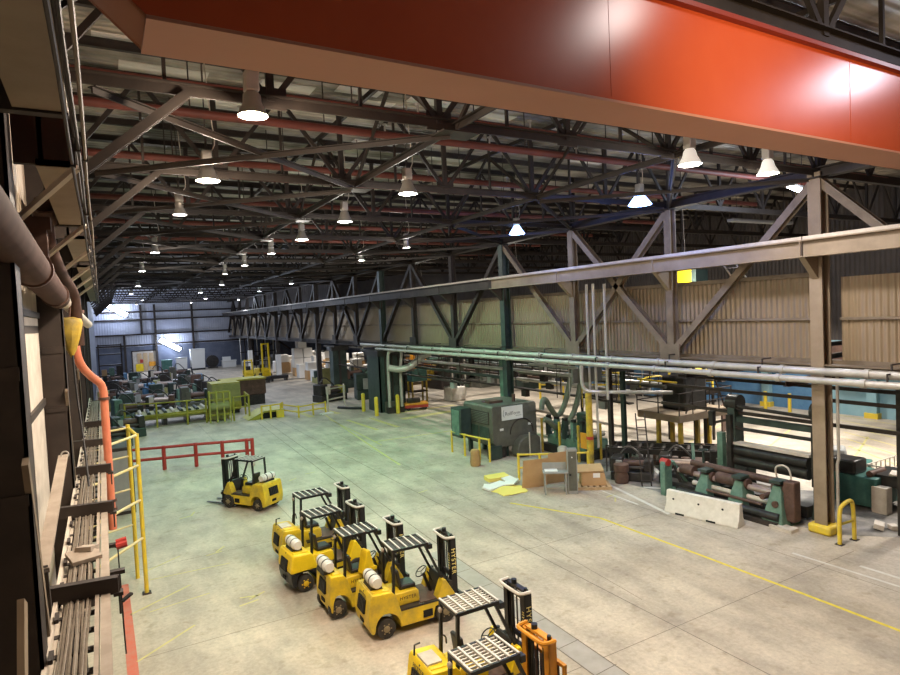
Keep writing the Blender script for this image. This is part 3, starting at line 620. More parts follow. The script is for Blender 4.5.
MB().path([(-.50, 15, 8.0), (-.48, 15, 7.35), (-.25, 15.7, 6.95), (-.04, 16, 6.75), (-.04, 16, 6.2)], .085, 14, 2).tube((-.04, 16, 6.3), (-.04, 16, 3.4), .085, 14).build('pipe_run', ORP, t)
MB().tube((-.04, 16, 6.46), (-.04, 16, 6.40), .12, 14).tube((-.04, 16, 4.1), (-.04, 16, 4.04), .12, 14).tube((-.04, 16, 3.9), (-.04, 16, 3.84), .12, 14).builds('coupling', RUST, t)
t = thing('hanging_bag', 'yellow cloth bag hooked on the end of the brown pipe', 'bag', (-.54, 14.3, 7.5))
MB().lathe([(.02, -.02), (.09, .12), (.17, .4), (.23, .66), (.2, .74), (.08, .78)], n=9).build('bag_body', YELD, t); MB().path([(0, 0, .74), (.02, 0, .9), (.03, .02, 1.05)], .02, 6).build('bag_tie', RUST, t)
tag(MB().path([(-.52, 14.2, 7.52), (-.5, 14.1, 6.8), (-.42, 13.8, 5.8), (-.38, 13.4, 5.05)], .022, 6, 1).build('drop_cable', BLK), 'black cable dropping from the yellow bag to the cable tray', 'cable')
# cable tray
t = thing('cable_tray', 'long pale ladder cable tray running along the left wall', 'cable tray', (0, 0, 4.9))
MB().mm((-.64, 4.5, 0), (-.60, 31, .12)).mm((-.64, 4.5, 0), (-.56, 31, .02)).builds('side_rail', PALE, t); MB().mm((-.24, 4.5, 0), (-.20, 31, .12)).build('side_rail', TRAYM, t)
MB().mm((-.185, 4.5, .06), (-.09, 31, .11)).build('cover_strip', TRAYM, t)
for q in range(60): MB().mm((-.60, 4.6+q*.44, .0), (-.24, 4.68+q*.44, .03)).build('rung', STEEL, t)
for q in range(30): MB().mm((-.60, 4.75+q*.88, .12), (-.56, 4.95+q*.88, .16)).build('clip', BROWN, t)
for i in range(10):
    rr = random.Random(i)
    tag(MB().path([(-.53+i*.026+rr.uniform(-.012, .012), 4.5+q*1.2, 4.965+.012*(i % 3)+rr.uniform(0, .012)) for q in range(22)], .013, 5).build('tray_cable', CABLE), 'dusty cable lying in the cable tray by the left wall', 'cable', 'cables in the tray')
tag(MB().box((-.38, 9.3, 5.06), (.34, .34, .05), .3, .15).box((-.34, 9.45, 5.1), (.2, .24, .06), -.4, -.2).build('crumpled_sheet', TRAYM), 'crumpled pale sheet lying across the cables in the tray', 'sheet')
for i, y in enumerate((7.95, 11.5, 14.7, 18.2, 21.8)):
    t = thing('tray_bracket', f'brown bracket arm over the cable tray, {ORD[i]} from the camera', 'bracket', (0, y, 5.08), 0, 'bracket arms over the cable tray')
    MB().bar((-.80, .12, 0), (-.0, 0, 0), .10, .19).build('arm', BROWN, t); MB().prism([(-.8, -.1), (-.55, -.1), (-.8, -.5)], .1, .14, 'y').build('gusset', BROWN, t)
    MB().mm((-.06, -.06, -.12), (.04, .06, -.08)).tube((0, 0, -.35), (0, 0, .1), .012, 6).builds('hanger_bolt', STEEL, t)
tag(MB().mm((-.62, 4.6, 3.9), (-.5, 31, 4.15)).build('wall_girt', STEEL, smooth=False), 'dark girt running along the left wall under the cable tray', 'girt')
for i, (y, zz) in enumerate(((9.0, 4.85), (10.3, 4.8))):
    t = thing('insulator_drop', ['dark hook with short wires hanging outside the cable tray', 'pair of red caps on a hook outside the cable tray'][i], 'hook', (.0, y, zz)); MB().path([(-.08, 0, 0), (.02, 0, -.05), (.02, .02, -.5), (.03, 0, -1.1)], .01, 5).build('wire', BLK, t)
    b = MB().use(STEEL); b.mm((-.13, -.05, -.02), (.08, .05, .03)); b.build('hook_plate', None, t)
    if i: MB().tube((0, 0, .03), (.14, 0, .05), .05, 8).tube((0, -.18, .03), (.14, -.18, .05), .05, 8).builds('cap', RED, t)
    else: MB().bar((.02, 0, -.4), (.14, .1, -.36), .05, .03).build('prong', BLK, t)
# yellow tall guard by the tray
t = thing('tall_guard', 'tall yellow guard frame standing on the floor beside the left wall', 'guard rail')
MB().tube((.72, 20.4, 0), (.72, 20.4, 4.85), .06, 10).build('post', YELP, t); MB().tube((.54, 21.8, 0), (.54, 21.8, 4.95), .06, 10).build('post', YELP, t)
for z in (4.8, 3.9, 2.85, 1.7):
    MB().tube((.72, 20.4, z), (-.58, 18.4, z), .042, 8).build('rail', CREAM, t); MB().tube((.54, 21.8, z+.05), (-.58, 21.2, z+.05), .03, 8).build('rail', CREAM, t)
MB().tube((.72, 20.4, 4.8), (.54, 21.8, 4.85), .05, 8).build('rail', YELP, t); MB().mm((.6, 20.28, 0), (.84, 20.52, .03)).build('foot_plate', STEEL, t)
t = thing('control_cabinet', 'tall dark grey cabinet standing behind the yellow guard frame', 'cabinet', (0, 29.6, 0)); MB().mm((-.9, 0, 0), (.85, 1.6, 2.9)).build('body', STEEL, t, bevel=.03); MB().mm((-.75, -.03, .15), (-.02, 0, 2.75)).build('door', GRY, t); MB().mm((.02, -.03, .15), (.75, 0, 2.75)).build('door', GRY, t)
# ================================================================== FORKLIFTS
def wheel(t, x, y, r, wd, hub, side):
    w_ = MB().lathe([(r*.62, -wd/2), (r*.95, -wd/2), (r, -wd/2+.03), (r, wd/2-.03), (r*.95, wd/2), (r*.62, wd/2)], (x, y, r), 24, 'y').build('wheel', RUB, t)
    s = side; yo = y+s*wd/2
    h = MB().lathe([(r*.64, -wd*.4), (r*.64, wd*.4)], (x, y, r), 20, 'y'); h.lathe([(r*.34, s*wd*.3), (r*.34, s*(wd/2+.015)), (r*.2, s*(wd/2+.03)), (.02, s*(wd/2+.03))] if s > 0 else [(.02, s*(wd/2+.03)), (r*.2, s*(wd/2+.03)), (r*.34, s*(wd/2+.015)), (r*.34, s*wd*.3)], (x, y, r), 14, 'y')
    for k in range(6): a = k*math.pi/3; h.tube((x+math.cos(a)*r*.48, yo-s*.03, r+math.sin(a)*r*.48), (x+math.cos(a)*r*.48, yo+s*.004, r+math.sin(a)*r*.48), .022, 6)
    h.build('hub', hub, w_)
def forklift(label, x, y, deg, body=YEL, tank=True, guard='panel', mast=BLK, forks=False, lower=None, hub=HUB, letters=True, mh=2.09, cwy=.56, face_rear='vent', cwk=.8):
    t = thing('forklift', label, 'forklift', (x, y, 0), R(deg), 'yellow forklifts parked on the floor')
    # counterweight with the wheel arch cut out
    K = lambda pts: [((-.8+(u+.8)*cwk) if u < -.8 else u, v) for u, v in pts]
    arch = [(-.80+.37*math.cos(a), .27+.37*math.sin(a)) for a in [R(v) for v in range(0, 181, 20)]]
    prof = [(-.40, .27)]+arch+[(-1.20, .20), (-1.30, .22), (-1.37, .45), (-1.36, .70), (-1.28, 1.10), (-1.22, 1.17), (-.62, 1.14), (-.52, 1.02), (-.40, .60)]
    if lower is None: MB().prism(K(prof), -cwy, cwy, 'y').build('counterweight', body, t, bevel=.045)
    else:
        up = [(-.40, .62), (-1.36, .62), (-1.36, .74), (-1.28, 1.10), (-1.22, 1.17), (-.62, 1.14), (-.52, 1.02)]
        MB().prism(K(up), -cwy, cwy, 'y').build('counterweight', body, t, bevel=.05); MB().prism(K([(-.40, .27)]+arch+[(-1.18, .2), (-1.28, .22), (-1.34, .45), (-1.34, .62), (-.40, .62)]), -cwy+.01, cwy-.01, 'y').build('lower_ballast', lower, t, bevel=.02)
    MB().prism([(-1.14+.55*(.8-cwk), 1.15), (-1.10+.55*(.8-cwk), 1.19), (-.66, 1.165), (-.64, 1.14)], -cwy+.12, cwy-.12, 'y').build('top_cover', body, t, bevel=.01)
    if face_rear == 'vent':
        MB().box((-1.243+.55*(.8-cwk), 0, .80), (.06, .50, .34), 0, 0, .18).build('radiator_grille', DARKO, t)
        for q in range(4): MB().box((-1.276+.55*(.8-cwk), -.15+q*.1, .80), (.01, .02, .30), 0, 0, .18).build('grille_bar', BLKM, t)
        MB().mm((-1.272+.55*(.8-cwk), -.12, .36), (-1.245+.55*(.8-cwk), .12, .46)).build('tow_slot', DARKO, t)
    else:
        MB().box((-1.345, cwy-.2, .76), (.07, .22, .28), 0, 0, .15).build('radiator_grille', DARKO, t); MB().mm((-1.385, cwy-.28, .36), (-1.36, cwy-.1, .48)).build('tow_slot', DARKO, t)
    MB().tube((-1.16+.55*(.8-cwk), 0, .98), (-1.16+.55*(.8-cwk), 0, 1.12), .03, 8).build('tow_pin', STEEL, t)
    # frame and steps
    MB().prism([(-.42, .20), (.50, .20), (.52, .34), (.56, .47), (.70, .60), (.70, .64), (-.42, .64)], -.54, .54, 'y').build('frame', body, t, bevel=.02)
    MB().mm((-.41, -.545, .60), (.66, .545, .645)).build('step_edge', BLKM, t); MB().mm((.16, -.50, .645), (.75, .50, .665)).build('floor_plate', RUST, t)
    MB().mm((.20, -.56, .28), (.46, -.535, .46)).mm((.20, .535, .28), (.46, .56, .46)).builds('step_opening', DARKO, t)
    # hood
    MB().prism([(-.52, .64), (.18, .64), (.20, .70), (.18, .93), (.12, .97), (-.52, .97)], -.36, .36, 'y').build('hood', body, t, bevel=.025)
    if letters:
        text('HYSTER', .12, BLK, t, (-.12, -.362, .82), (R(90), 0, 0), space=1.15); text('HYSTER', .12, BLK, t, (-.12, .362, .82), (R(90), 0, R(180)), space=1.15)
        text('HYSTER', .13, BLK, t, (-1.215+.52*(.8-cwk), 0, 1.03), (R(78), 0, R(-90)), space=1.1)
    # front fenders and cowl
    for s in (-1, 1):
        MB().prism([(.56, .47), (1.16, .60), (1.12, .70), (.88, 1.10), (.80, 1.10), (.62, .66)], s*.53, s*.27, 'y').build('fender', body, t, bevel=.015)
        MB().tube((.93, s*.43, 1.08), (.93, s*.43, 1.11), .05, 10).build('work_light', BLK, t)
    MB().prism([(.72, .64), (.92, .64), (.92, 1.12), (.84, 1.16), (.78, 1.10)], -.30, .30, 'y').build('cowl', BLKM, t, bevel=.015)
    sc = MB().bar((.66, 0, .66), (.48, 0, 1.16), .08, .07).build('steering_column', BLK, t)
    M = Matrix.Rotation(R(-38), 3, 'Y'); sw = MB().torus((.42, 0, 1.24), .17, .014, M, 24, 6)
    for a in (0, 120, 240): sw.bar(Vector((.42, 0, 1.24)), Vector((.42, 0, 1.24))+M @ Vector((math.cos(R(a))*.17, math.sin(R(a))*.17, 0)), .02, .012)
    sw.build('steering_wheel', BLK, t)
    for q in range(3): MB().tube((.64, -.12-q*.06, 1.0), (.55, -.12-q*.06, 1.22), .008, 5).lathe([(.0, 0), (.02, .01), (.02, .04), (0, .05)], (.55, -.12-q*.06, 1.21), 8).build('lever', BLK, t)
    # seat
    MB().box((-.06, 0, 1.03), (.44, .46, .12)).build('seat', BLK, t, bevel=.04); MB().box((-.30, 0, 1.27), (.10, .42, .44), 0, 0, -.15).build('backrest', BLKM, t, bevel=.04)
    MB().mm((-.27, -.19, .96), (.18, .19, .985)).build('seat_rail', RUST, t)
    # overhead guard
    g0 = 2.06; dxr = .55*(.8-cwk)
    for s in (-1, 1):
        MB().bar((-.52, s*.36, 1.0), (-.47, s*.365, g0), .06, .07).build('guard_leg', BLK, t); MB().bar((.86, s*.36, 1.06), (.40, s*.365, g0), .06, .06).build('guard_leg', BLK, t)
        MB().bar((-.50, s*.37, g0+.02), (.48, s*.37, g0+.02), .05, .07).build('guard_frame', BLK, t)
    MB().bar((-.49, -.38, g0+.02), (-.49, .38, g0+.02), .05, .06).bar((.47, -.38, g0+.02), (.47, .38, g0+.02), .05, .06).build('guard_frame', BLK, t)
    if guard == 'panel':
        MB().mm((-.46, -.35, g0+.012), (.44, .35, g0+.03)).build('guard_mesh', MESHD, t)
        for q in range(6): xx = -.49+q*.196-(.0 if q else 0); MB().bar((xx, -.38, g0+.06), (xx, .38, g0+.06), .036, .03).build('guard_bar', GUARD, t)
    else:
        for q in range(6): xx = -.49+q*.193; MB().bar((xx, -.38, g0+.06), (xx, .38, g0+.06), .040, .035).build('guard_bar', GUARD, t)
        for q in range(8): yy = -.33+q*.0943; MB().bar((-.49, yy, g0+.03), (.47, yy, g0+.03), .030, .03).build('guard_slat', GUARD, t)
    MB().mm((.50, -.40, g0-.12), (.60, -.26, g0-.0)).build('head_light', BLK, t); MB().lathe([(.0, 0), (.05, .01), (.06, .05), (.0, .09)], (-.56, .30, g0-.14), 10, 'x').build('rear_light', PALE, t)
    if tank:
        tk = MB().lathe([(.03, -.34), (.10, -.325), (.15, -.28), (.158, -.22), (.158, .22), (.15, .28), (.10, .325), (.03, .34)], (-.93, 0, 1.37), 20, 'y').build('gas_tank', TANKM, t)
        for e in (-.33, .33): MB().lathe([(.115, e-.05), (.125, e-.05), (.125, e+.05), (.115, e+.05)], (-.93, 0, 1.37), 18, 'y').build('tank_collar', TANKM, tk)
        for yy in (-.15, .15): MB().lathe([(.162, yy-.02), (.165, yy-.02), (.165, yy+.02), (.162, yy+.02)], (-.93, 0, 1.37), 20, 'y').build('strap', BLKM, tk)
        MB().prism([(-1.10, 1.16), (-.76, 1.16), (-.80, 1.26), (-.93, 1.21), (-1.06, 1.26)], -.28, .28, 'y').build('tank_cradle', BLKM, t)
    else:
        MB().mm((-1.12, -.25, 1.17), (-.80, .22, 1.22)).build('cradle_plate', PALE, t); MB().path([(-1.15, .3, 1.16), (-1.13, .31, 1.36), (-1.0, .33, 1.36)], .02, 6).path([(-.62, .2, 1.16), (-.6, .15, 1.5), (-.52, .1, 1.46), (-.5, .12, 1.3)], .018, 6, 1).build('bare_bracket', BLKM, t)
    # mast
    for s in (-1, 1):
        ch = MB(); ch.mm((1.10, s*.40, .10), (1.28, s*.36, mh)); ch.mm((1.10, s*.40, .10), (1.135, s*.26, mh)); ch.mm((1.245, s*.40, .10), (1.28, s*.26, mh)); ch.build('mast_rail', mast, t, smooth=False)
        ch = MB(); ch.mm((1.14, s*.345, .14), (1.30, s*.31, mh-.06)); ch.mm((1.14, s*.345, .14), (1.17, s*.22, mh-.06)); ch.build('inner_rail', BLKM, t, smooth=False)
        MB().tube((1.18, s*.17, .2), (1.18, s*.17, mh-.1), .035, 10).build('lift_cylinder', BLKM, t)
        MB().bar((1.24, s*.10, .3), (1.24, s*.10, mh-.08), .03, .02).build('lift_chain', BLKM, t)
        MB().tube((.80, s*.40, .72), (1.12, s*.40, .86), .035, 8).build('tilt_cylinder', BLKM, t)
    for z in (.30, 1.05, mh-.16): MB().mm((1.12, -.38, z), (1.17, .38, z+.10)).build('cross_member', mast, t)
    MB().path([(1.25, .42, mh+.02), (1.02, .40, mh+.02), (.98, .30, mh+.02), (.98, -.30, mh+.02), (1.02, -.40, mh+.02), (1.25, -.42, mh+.02)], .035, 6, 1).build('mast_head', GUARD if mast is not ORA else ORA, t)
    MB().mm((1.14, -.30, mh-.02), (1.27, .30, mh+.03)).build('mast_cap', BLKM if mast is not ORA else ORA, t); MB().tube((1.2, .12, mh), (1.2, .12, mh+.12), .06, 10).tube((1.2, -.3, mh), (1.2, -.3, mh+.08), .04, 8).builds('sheave', BLK, t)
    MB().path([(1.15, .1, .5), (1.1, .12, 1.1), (1.12, .1, 1.7), (1.2, .12, mh)], .018, 6, 1).build('hose', BLK, t)
    MB().mm((1.02, -.42, .72), (1.12, .42, .98)).build('mast_brace', BLKM, t)
    if letters and mast is BLK:
        q = text('HYSTER', .17, LETY, t, (1.19, -.404, mh-.62), (R(90), R(90), 0), space=1.2); text('HYSTER', .11, LETY, t, (1.095, -.33, mh-.62), (R(90), R(90), R(-90)), space=1.25)
    # carriage
    MB().mm((1.32, -.45, .16), (1.38, .45, .26)).mm((1.32, -.45, .52), (1.38, .45, .62)).mm((1.30, -.30, .16), (1.34, -.24, .62)).mm((1.30, .24, .16), (1.34, .30, .62)).build('carriage', BLKM if mast is not ORA else ORA, t)
    if forks:
        for s in (-1, 1): MB().prism([(1.38, .05), (2.40, .045), (2.42, .06), (1.44, .10), (1.44, .66), (1.38, .66)], s*.28-.06, s*.28+.06, 'y').build('fork', BLKM, t)
    if forks == 'rest':
        MB().bar((1.36, -.5, .62), (1.36, -.5, 1.65), .06, .06).bar((1.36, .5, .62), (1.36, .5, 1.65), .06, .06).bar((1.36, -.53, 1.65), (1.36, .53, 1.65), .07, .06).build('load_backrest', ORA, t)
        for q in range(5): MB().bar((1.36, -.32+q*.16, .62), (1.36, -.32+q*.16, 1.62), .04, .04).build('backrest_bar', RUST, t)
    for s in (-1, 1):
        wheel(t, -.80, s*.44, .25, .20, hub, s); wheel(t, .84, s*.46, .29, .22, hub, s)
    return t
forklift('lone yellow forklift in front of the red railing, forks lowered', 5.27, 27.3, 124, letters=False, forks=True)
forklift('yellow forklift at the far end of the row, no gas tank on its back', 5.86, 20.37, 3, tank=False, letters=False, mh=2.12)
forklift('bright yellow forklift with black lower ballast and yellow wheel hubs', 5.54, 18.21, 5, body=YELC, lower=BLK, hub=HUBY, letters=False, mh=2.07)
c = forklift('yellow forklift with rear lettering and a yellow cone by the seat', 5.83, 16.04, 1, cwk=.4)
forklift('dirty yellow forklift fully in view, black mast with yellow lettering', 6.53, 14.32, -3)
forklift('yellow forklift with slatted guard and black mast, its tank missing', 6.22, 10.62, -1.5, body=YELC, tank=False, guard='slat', letters=True, cwy=.50)
forklift('nearest forklift at the bottom edge, orange mast and slatted guard', 5.42, 8.82, .6, body=YELC, guard='slat', mast=ORA, forks='rest', letters=False)
cn = thing('traffic_cone', 'yellow cone-shaped sign standing on the forklift beside its seat', 'cone', (5.95, 15.68, 1.0), .3)
MB().prism([(-.20, 0), (.20, 0), (.05, .62), (-.05, .62)], -.14, .14, 'y').build('cone_body', YELC, cn, bevel=.02); MB().box((.14, 0, .1), (.2, .34, .08), 0, 0, .2).build('cone_base', YELC, cn)
# ================================================================== RIGHT SIDE MACHINES
# grey machine with the white sign
t = thing('grey_machine', 'large boxy grey machine with a white sign on its front', 'machine', (17.9, 27.2, 0))
MB().prism([(0, .95), (.22, .62), (2.75, .62), (2.95, .95), (2.95, 2.76), (2.86, 2.88), (.09, 2.88), (0, 2.80)], 0, 3.0, 'y').build('body', GRYM, t, bevel=.03)
MB().mm((-.03, .35, 1.85), (0, 2.2, 2.55)).build('louver_panel', STEEL, t); MB().mm((-.03, .35, 1.1), (0, 1.3, 1.7)).mm((-.03, 1.45, 1.1), (0, 2.2, 1.7)).builds('vent_panel', GRND, t)
b = MB()
for k in range(7): b.box((-.04, 1.28, 1.92+k*.09), (.02, 1.8, .03), 0, 0, .5)
b.build('louvers', GRYM, t)
MB().mm((-.75, 2.1, .95), (-.05, 3.2, 2.62)).build('control_cabinet', GRND, t, bevel=.03); MB().mm((-.78, 2.25, 1.1), (-.75, 3.05, 2.5)).build('cabinet_door', GRN, t)
MB().path([(1.9+.78*math.cos(a), -.02, 1.25+.78*math.sin(a)) for a in [R(v) for v in range(0, 181, 12)]], .03, 6).build('arch_rim', STEEL, t)
sg = MB().mm((.60, -.05, 2.06), (1.98, -.005, 2.80)).build('sign_plate', SIGN, t)
text('RollForm', .27, INK, sg, (1.30, -.053, 2.40), (R(90), 0, 0)); MB().path([(.72, -.055, 2.62), (.68, -.055, 2.5), (.68, -.055, 2.35), (.73, -.055, 2.24)], .012, 5).mm((1.5, -.053, 2.24), (1.88, -.05, 2.26)).build('sign_mark', INK, sg)
MB().mm((.45, -.02, 1.52), (.68, 0, 1.64)).build('label_plate', WHT, t); MB().mm((2.35, -.02, 1.62), (2.58, 0, 1.74)).build('label_plate', WHT, t)
MB().prism([(1.25, .08), (2.75, .08), (2.75, .95), (2.55, 1.12), (1.75, 1.12), (1.35, .85), (1.2, .4)], -.55, .1, 'y').build('drum_housing', GRYM, t, bevel=.05)
MB().tube((1.95, -.62, 0), (1.95, -.62, 1.35), .04, 8).build('post', PALE, t)
for x in (.15, 1.1, 2.8): MB().mm((x-.1, .3, 0), (x+.1, .5, .8)).mm((x-.1, 2.5, 0), (x+.1, 2.7, .8)).builds('leg', GRND, t)
MB().mm((-.2, -.05, .05), (.5, .3, .75)).build('lower_casing', GRND, t); MB().lathe([(.0, 0), (.28, .02), (.3, .3), (.3, .7), (.2, .85), (0, .86)], (.75, .4, 0), 14).build('motor', BLKM, t)
MB().tube((2.0, .8, 2.86), (2.0, .8, 3.3), .1, 10).mm((.5, 1.0, 2.88), (1.4, 1.8, 3.0)).builds('top_fitting', RUST, t)
def fence(label, pts, h, posts=None, rails=(1.0, .5), m=YELP, r=.035, name='guard_rail', grp=None):
    t = thing(name, label, 'railing', (pts[0][0], pts[0][1], 0), 0, grp); o = Vector((pts[0][0], pts[0][1], 0))
    for p in pts: q = Vector((p[0], p[1], 0))-o; MB().tube(q, q+Vector((0, 0, h)), r*1.25, 8).build('post', m, t)
    for f in rails:
        MB().path([Vector((p[0], p[1], h*f-r))-o for p in pts], r, 6).build('rail', m, t)
    return t
fence('yellow guard rail in front of the left side of the grey machine', [(17.15, 30.4), (17.2, 29.05), (17.35, 27.75), (17.5, 27.0)], 1.25, rails=(1.0,), m=YELP, r=.05)
fence('yellow guard rail behind the leaning cardboard sheets', [(16.7, 23.3), (17.5, 22.7), (18.6, 22.0), (19.4, 21.5)], 1.25, rails=(1.0, .5), m=YELP, r=.05)
c = tag(MB().lathe([(.02, 0), (.26, .01), (.28, .25), (.24, .6), (.25, .78), (.2, .86), (.02, .82)], (16.5, 26.85, 0), 9).build('paper_sack', KRAFT), 'brown paper sack standing by the yellow rail of the grey machine', 'sack')
# big hoses
tag(MB().path([(20.7, 26.5, 2.5), (20.75, 26.5, 2.95), (20.95, 26.5, 3.1), (21.3, 26.5, 2.5), (21.7, 26.45, 1.95), (22.1, 26.4, 2.3), (22.5, 26.4, 3.2), (22.9, 26.4, 4.6), (23, 26.4, 5.4)], .15, 12, 2).build('flexible_hose', HOSE), 'fat grey hose arching out of the grey machine and up to the pipes', 'hose')
tag(MB().path([(20.6, 26.2, 2.0), (20.9, 26.1, 1.9), (21.2, 26.1, 1.5), (21.8, 26.1, 1.4), (22.5, 26.1, 1.9), (22.95, 26.1, 2.8), (23.3, 26.1, 4.2), (23.4, 26.1, 5.4)], .15, 12, 2).build('flexible_hose', HOSE), 'fat grey hose sagging low beside the grey machine and rising at right', 'hose')
# roll forming stand behind the cardboard
t = thing('forming_machine', 'green forming machine with yellow uprights right of the grey machine', 'machine', (21.3, 23.8, 0))
MB().mm((0, 0, 0), (2.0, 3.6, .45)).build('base', BLKM, t, bevel=.02); MB().mm((.2, .2, .45), (1.8, 3.3, .95)).build('bed', GRN, t, bevel=.03)
for k in range(5): MB().mm((.1, .3+k*.7, .9), (.4, .5+k*.7, 1.9)).build('roll_stand', GRN if k % 2 else GRND, t); MB().tube((.3, .4+k*.7, 1.2), (1.7, .4+k*.7, 1.2), .14, 12).build('roller', SILV, t); MB().tube((.25, .4+k*.7, 1.9), (.25, .4+k*.7, 2.05), .16, 10).build('handwheel', BLK, t)
for x, y in ((-.25, .2), (-.25, 1.7), (-.25, 3.2), (1.0, -.1)): MB().tube((x, y, 0), (x, y, 1.9), .07, 8).build('upright', YELD, t)
MB().box((-.3, -.5, 1.2), (.06, .9, .8)).build('guard_plate', ORA, t); MB().lathe([(0, 0), (.25, .01), (.27, .6), (.2, .7), (0, .7)], (-.5, 1.2, 0), 14).build('drum', PALE, t)
MB().bar((.3, .6, 1.9), (1.9, 2.2, 1.45), .12, .2).bar((.5, .4, 2.2), (1.5, 2.4, 2.0), .1, .12).build('arm', BLKM, t); MB().mm((.9, 1, 1.4), (1.5, 1.6, 2.3)).build('gearbox', GRND, t, bevel=.04)
# yellow pole with the horizontal pipe
t = thing('yellow_pole', 'fat yellow pole carrying an elbowed steel pipe behind the cardboard', 'pole', (20.2, 22.2, 0)); MB().tube((0, 0, 0), (0, 0, 3.85), .16, 12).build('post', YELD, t); MB().tube((0, 0, 1.6), (0, 0, 1.75), .18, 12).build('band', RED, t)
MB().path([(-.2, .2, 5.2), (-.22, .2, 4.4), (-.15, .1, 4.0), (.1, -.1, 3.9), (3.2, -2.3, 3.75)], .09, 8, 2).build('pipe_arm', PIPEW, t); MB().mm((-.5, .5, 4.3), (1.4, .6, 5.0)).build('panel_box', GRYM, t)
for i, (x, y) in enumerate(((22.0, 22.6), (22.4, 22.1))):
    tag(MB().ibeam((x, y, 0), (x, y, 5.4), .2, .2, .03, (1, 0, 0)).build('steel_post', [STEEL, GRND][i], smooth=False), ['dark steel post just right of the yellow pole', 'green steel post right of the yellow pole'][i], 'post')
for i in range(8):
    x = 21.0+i*.65; y = 25.5-i*.25
    tag(MB().tube((x, y, 3.2-.3*(i % 3)), (x, y, 5.6), .025, 5).build('drop_pipe', [STEEL, PIPEW, YELD][i % 3]), f'thin vertical drop pipe under the truss, {ORD[i]} right of the hoses', 'pipe', 'thin drop pipes under the truss')
# cardboard, cabinet, pallet, sheets on the floor
tag(MB().box((16.5, 21.75, .66), (1.25, .025, 1.36), -.26, .2).build('cardboard_sheet', CARD), 'large tan cardboard sheet leaning left of the grey cabinet', 'cardboard')
tag(MB().box((17.75, 21.75, .72), (1.0, .025, 1.46), -.2, .14).build('cardboard_sheet', CARD), 'cardboard sheet leaning behind the grey cabinet table', 'cardboard')
t = thing('grey_cabinet', 'tall narrow grey cabinet with a work table attached at its left', 'cabinet', (17.0, 20.15, 0), -.6)
MB().mm((0, 0, 0), (.42, .34, 1.95)).build('body', GRY, t, bevel=.015); MB().mm((.04, -.012, .15), (.38, 0, 1.85)).build('door', GRYM, t); MB().tube((.2, -.03, 1.6), (.2, 0, 1.6), .03, 8).build('button', WHT, t); MB().tube((.1, -.05, .85), (.1, 0, .85), .05, 8).build('knob', BLK, t)
MB().mm((-1.05, -.1, .92), (0, .42, .98)).build('table_top', GRY, t); MB().mm((-1.05, .38, .98), (-.02, .42, 1.3)).build('splashback', GRY, t)
for x in (-1.0, -.12):
    for y in (-.06, .36): MB().mm((x, y, 0), (x+.06, y+.05, .92)).build('leg', GRY, t)
MB().mm((-1.0, 0, .3), (-.05, .36, .33)).build('shelf', GRY, t)
tag(MB().box((16.55, 20.72, 1.0), (.55, .34, .03), -.6, .06).build('paper_stack', PAPER), 'white crumpled papers lying on the table of the grey cabinet', 'paper')
t = thing('wooden_pallet', 'wooden pallet on the floor right of the grey cabinet', 'pallet', (18.55, 20.3, 0), -.6)
for y in (-.5, -.05, .4): MB().mm((-.75, y, .0), (.75, y+.1, .11)).build('stringer', WOOD, t)
for q in range(6): MB().mm((-.73+q*.26, -.52, .11), (-.56+q*.26, .52, .135)).build('deck_board', WOOD, t)
t = thing('cardboard_box', 'open tan cardboard box with a white label on the pallet', 'box', (18.6, 20.4, .135), -.6)
MB().prism([(-.52, 0), (.58, 0), (.5, .55), (-.5, .62)], -.35, .45, 'y').build('carton', CARD, t); MB().box((-.1, .05, .68), (1.15, .9, .04), 0, .12, -.04).build('lid', CARD, t); MB().box((.15, -.36, .45), (.3, .012, .2), 0).build('label_sheet', PAPER, t)
tag(MB().lathe([(.0, 0), (.3, .02), (.32, .3), (.26, .5), (.34, .55), (.34, .85), (.1, .9), (0, .9)], (20.0, 20.0, 0), 14).build('wire_reel', RUST), 'rusty brown reel standing behind the pallet', 'reel')
tag(MB().add([(14.55, 22.5, .012), (14.92, 21.45, .05), (15.95, 21.6, .02), (16.1, 22.4, .06), (15.3, 22.7, .09)], [(0, 1, 2, 3, 4)]).box((15.25, 21.85, .02), (1.2, .6, .03), -.1).build('paper_sheet', PAPY), 'yellow sheet lying on the floor left of the cardboard sheets', 'paper')
tag(MB().box((15.1, 22.95, .08), (1.3, .5, .08), .3, .1).box((15.9, 22.9, .12), (.9, .6, .05), .7, -.15).box((14.85, 23.1, .05), (.6, .5, .06), .9, .12).box((16.2, 23.4, .1), (.6, .5, .05), .2, .2).build('crumpled_paper', PAPER), 'white crumpled paper heap behind the yellow sheet on the floor', 'paper')
tag(MB().box((15.9, 24.0, .10), (1.1, .55, .2), -.1, .1).build('yellow_carton', PAPY, bevel=.01), 'small yellow flattened carton on the floor by the white paper heap', 'carton')
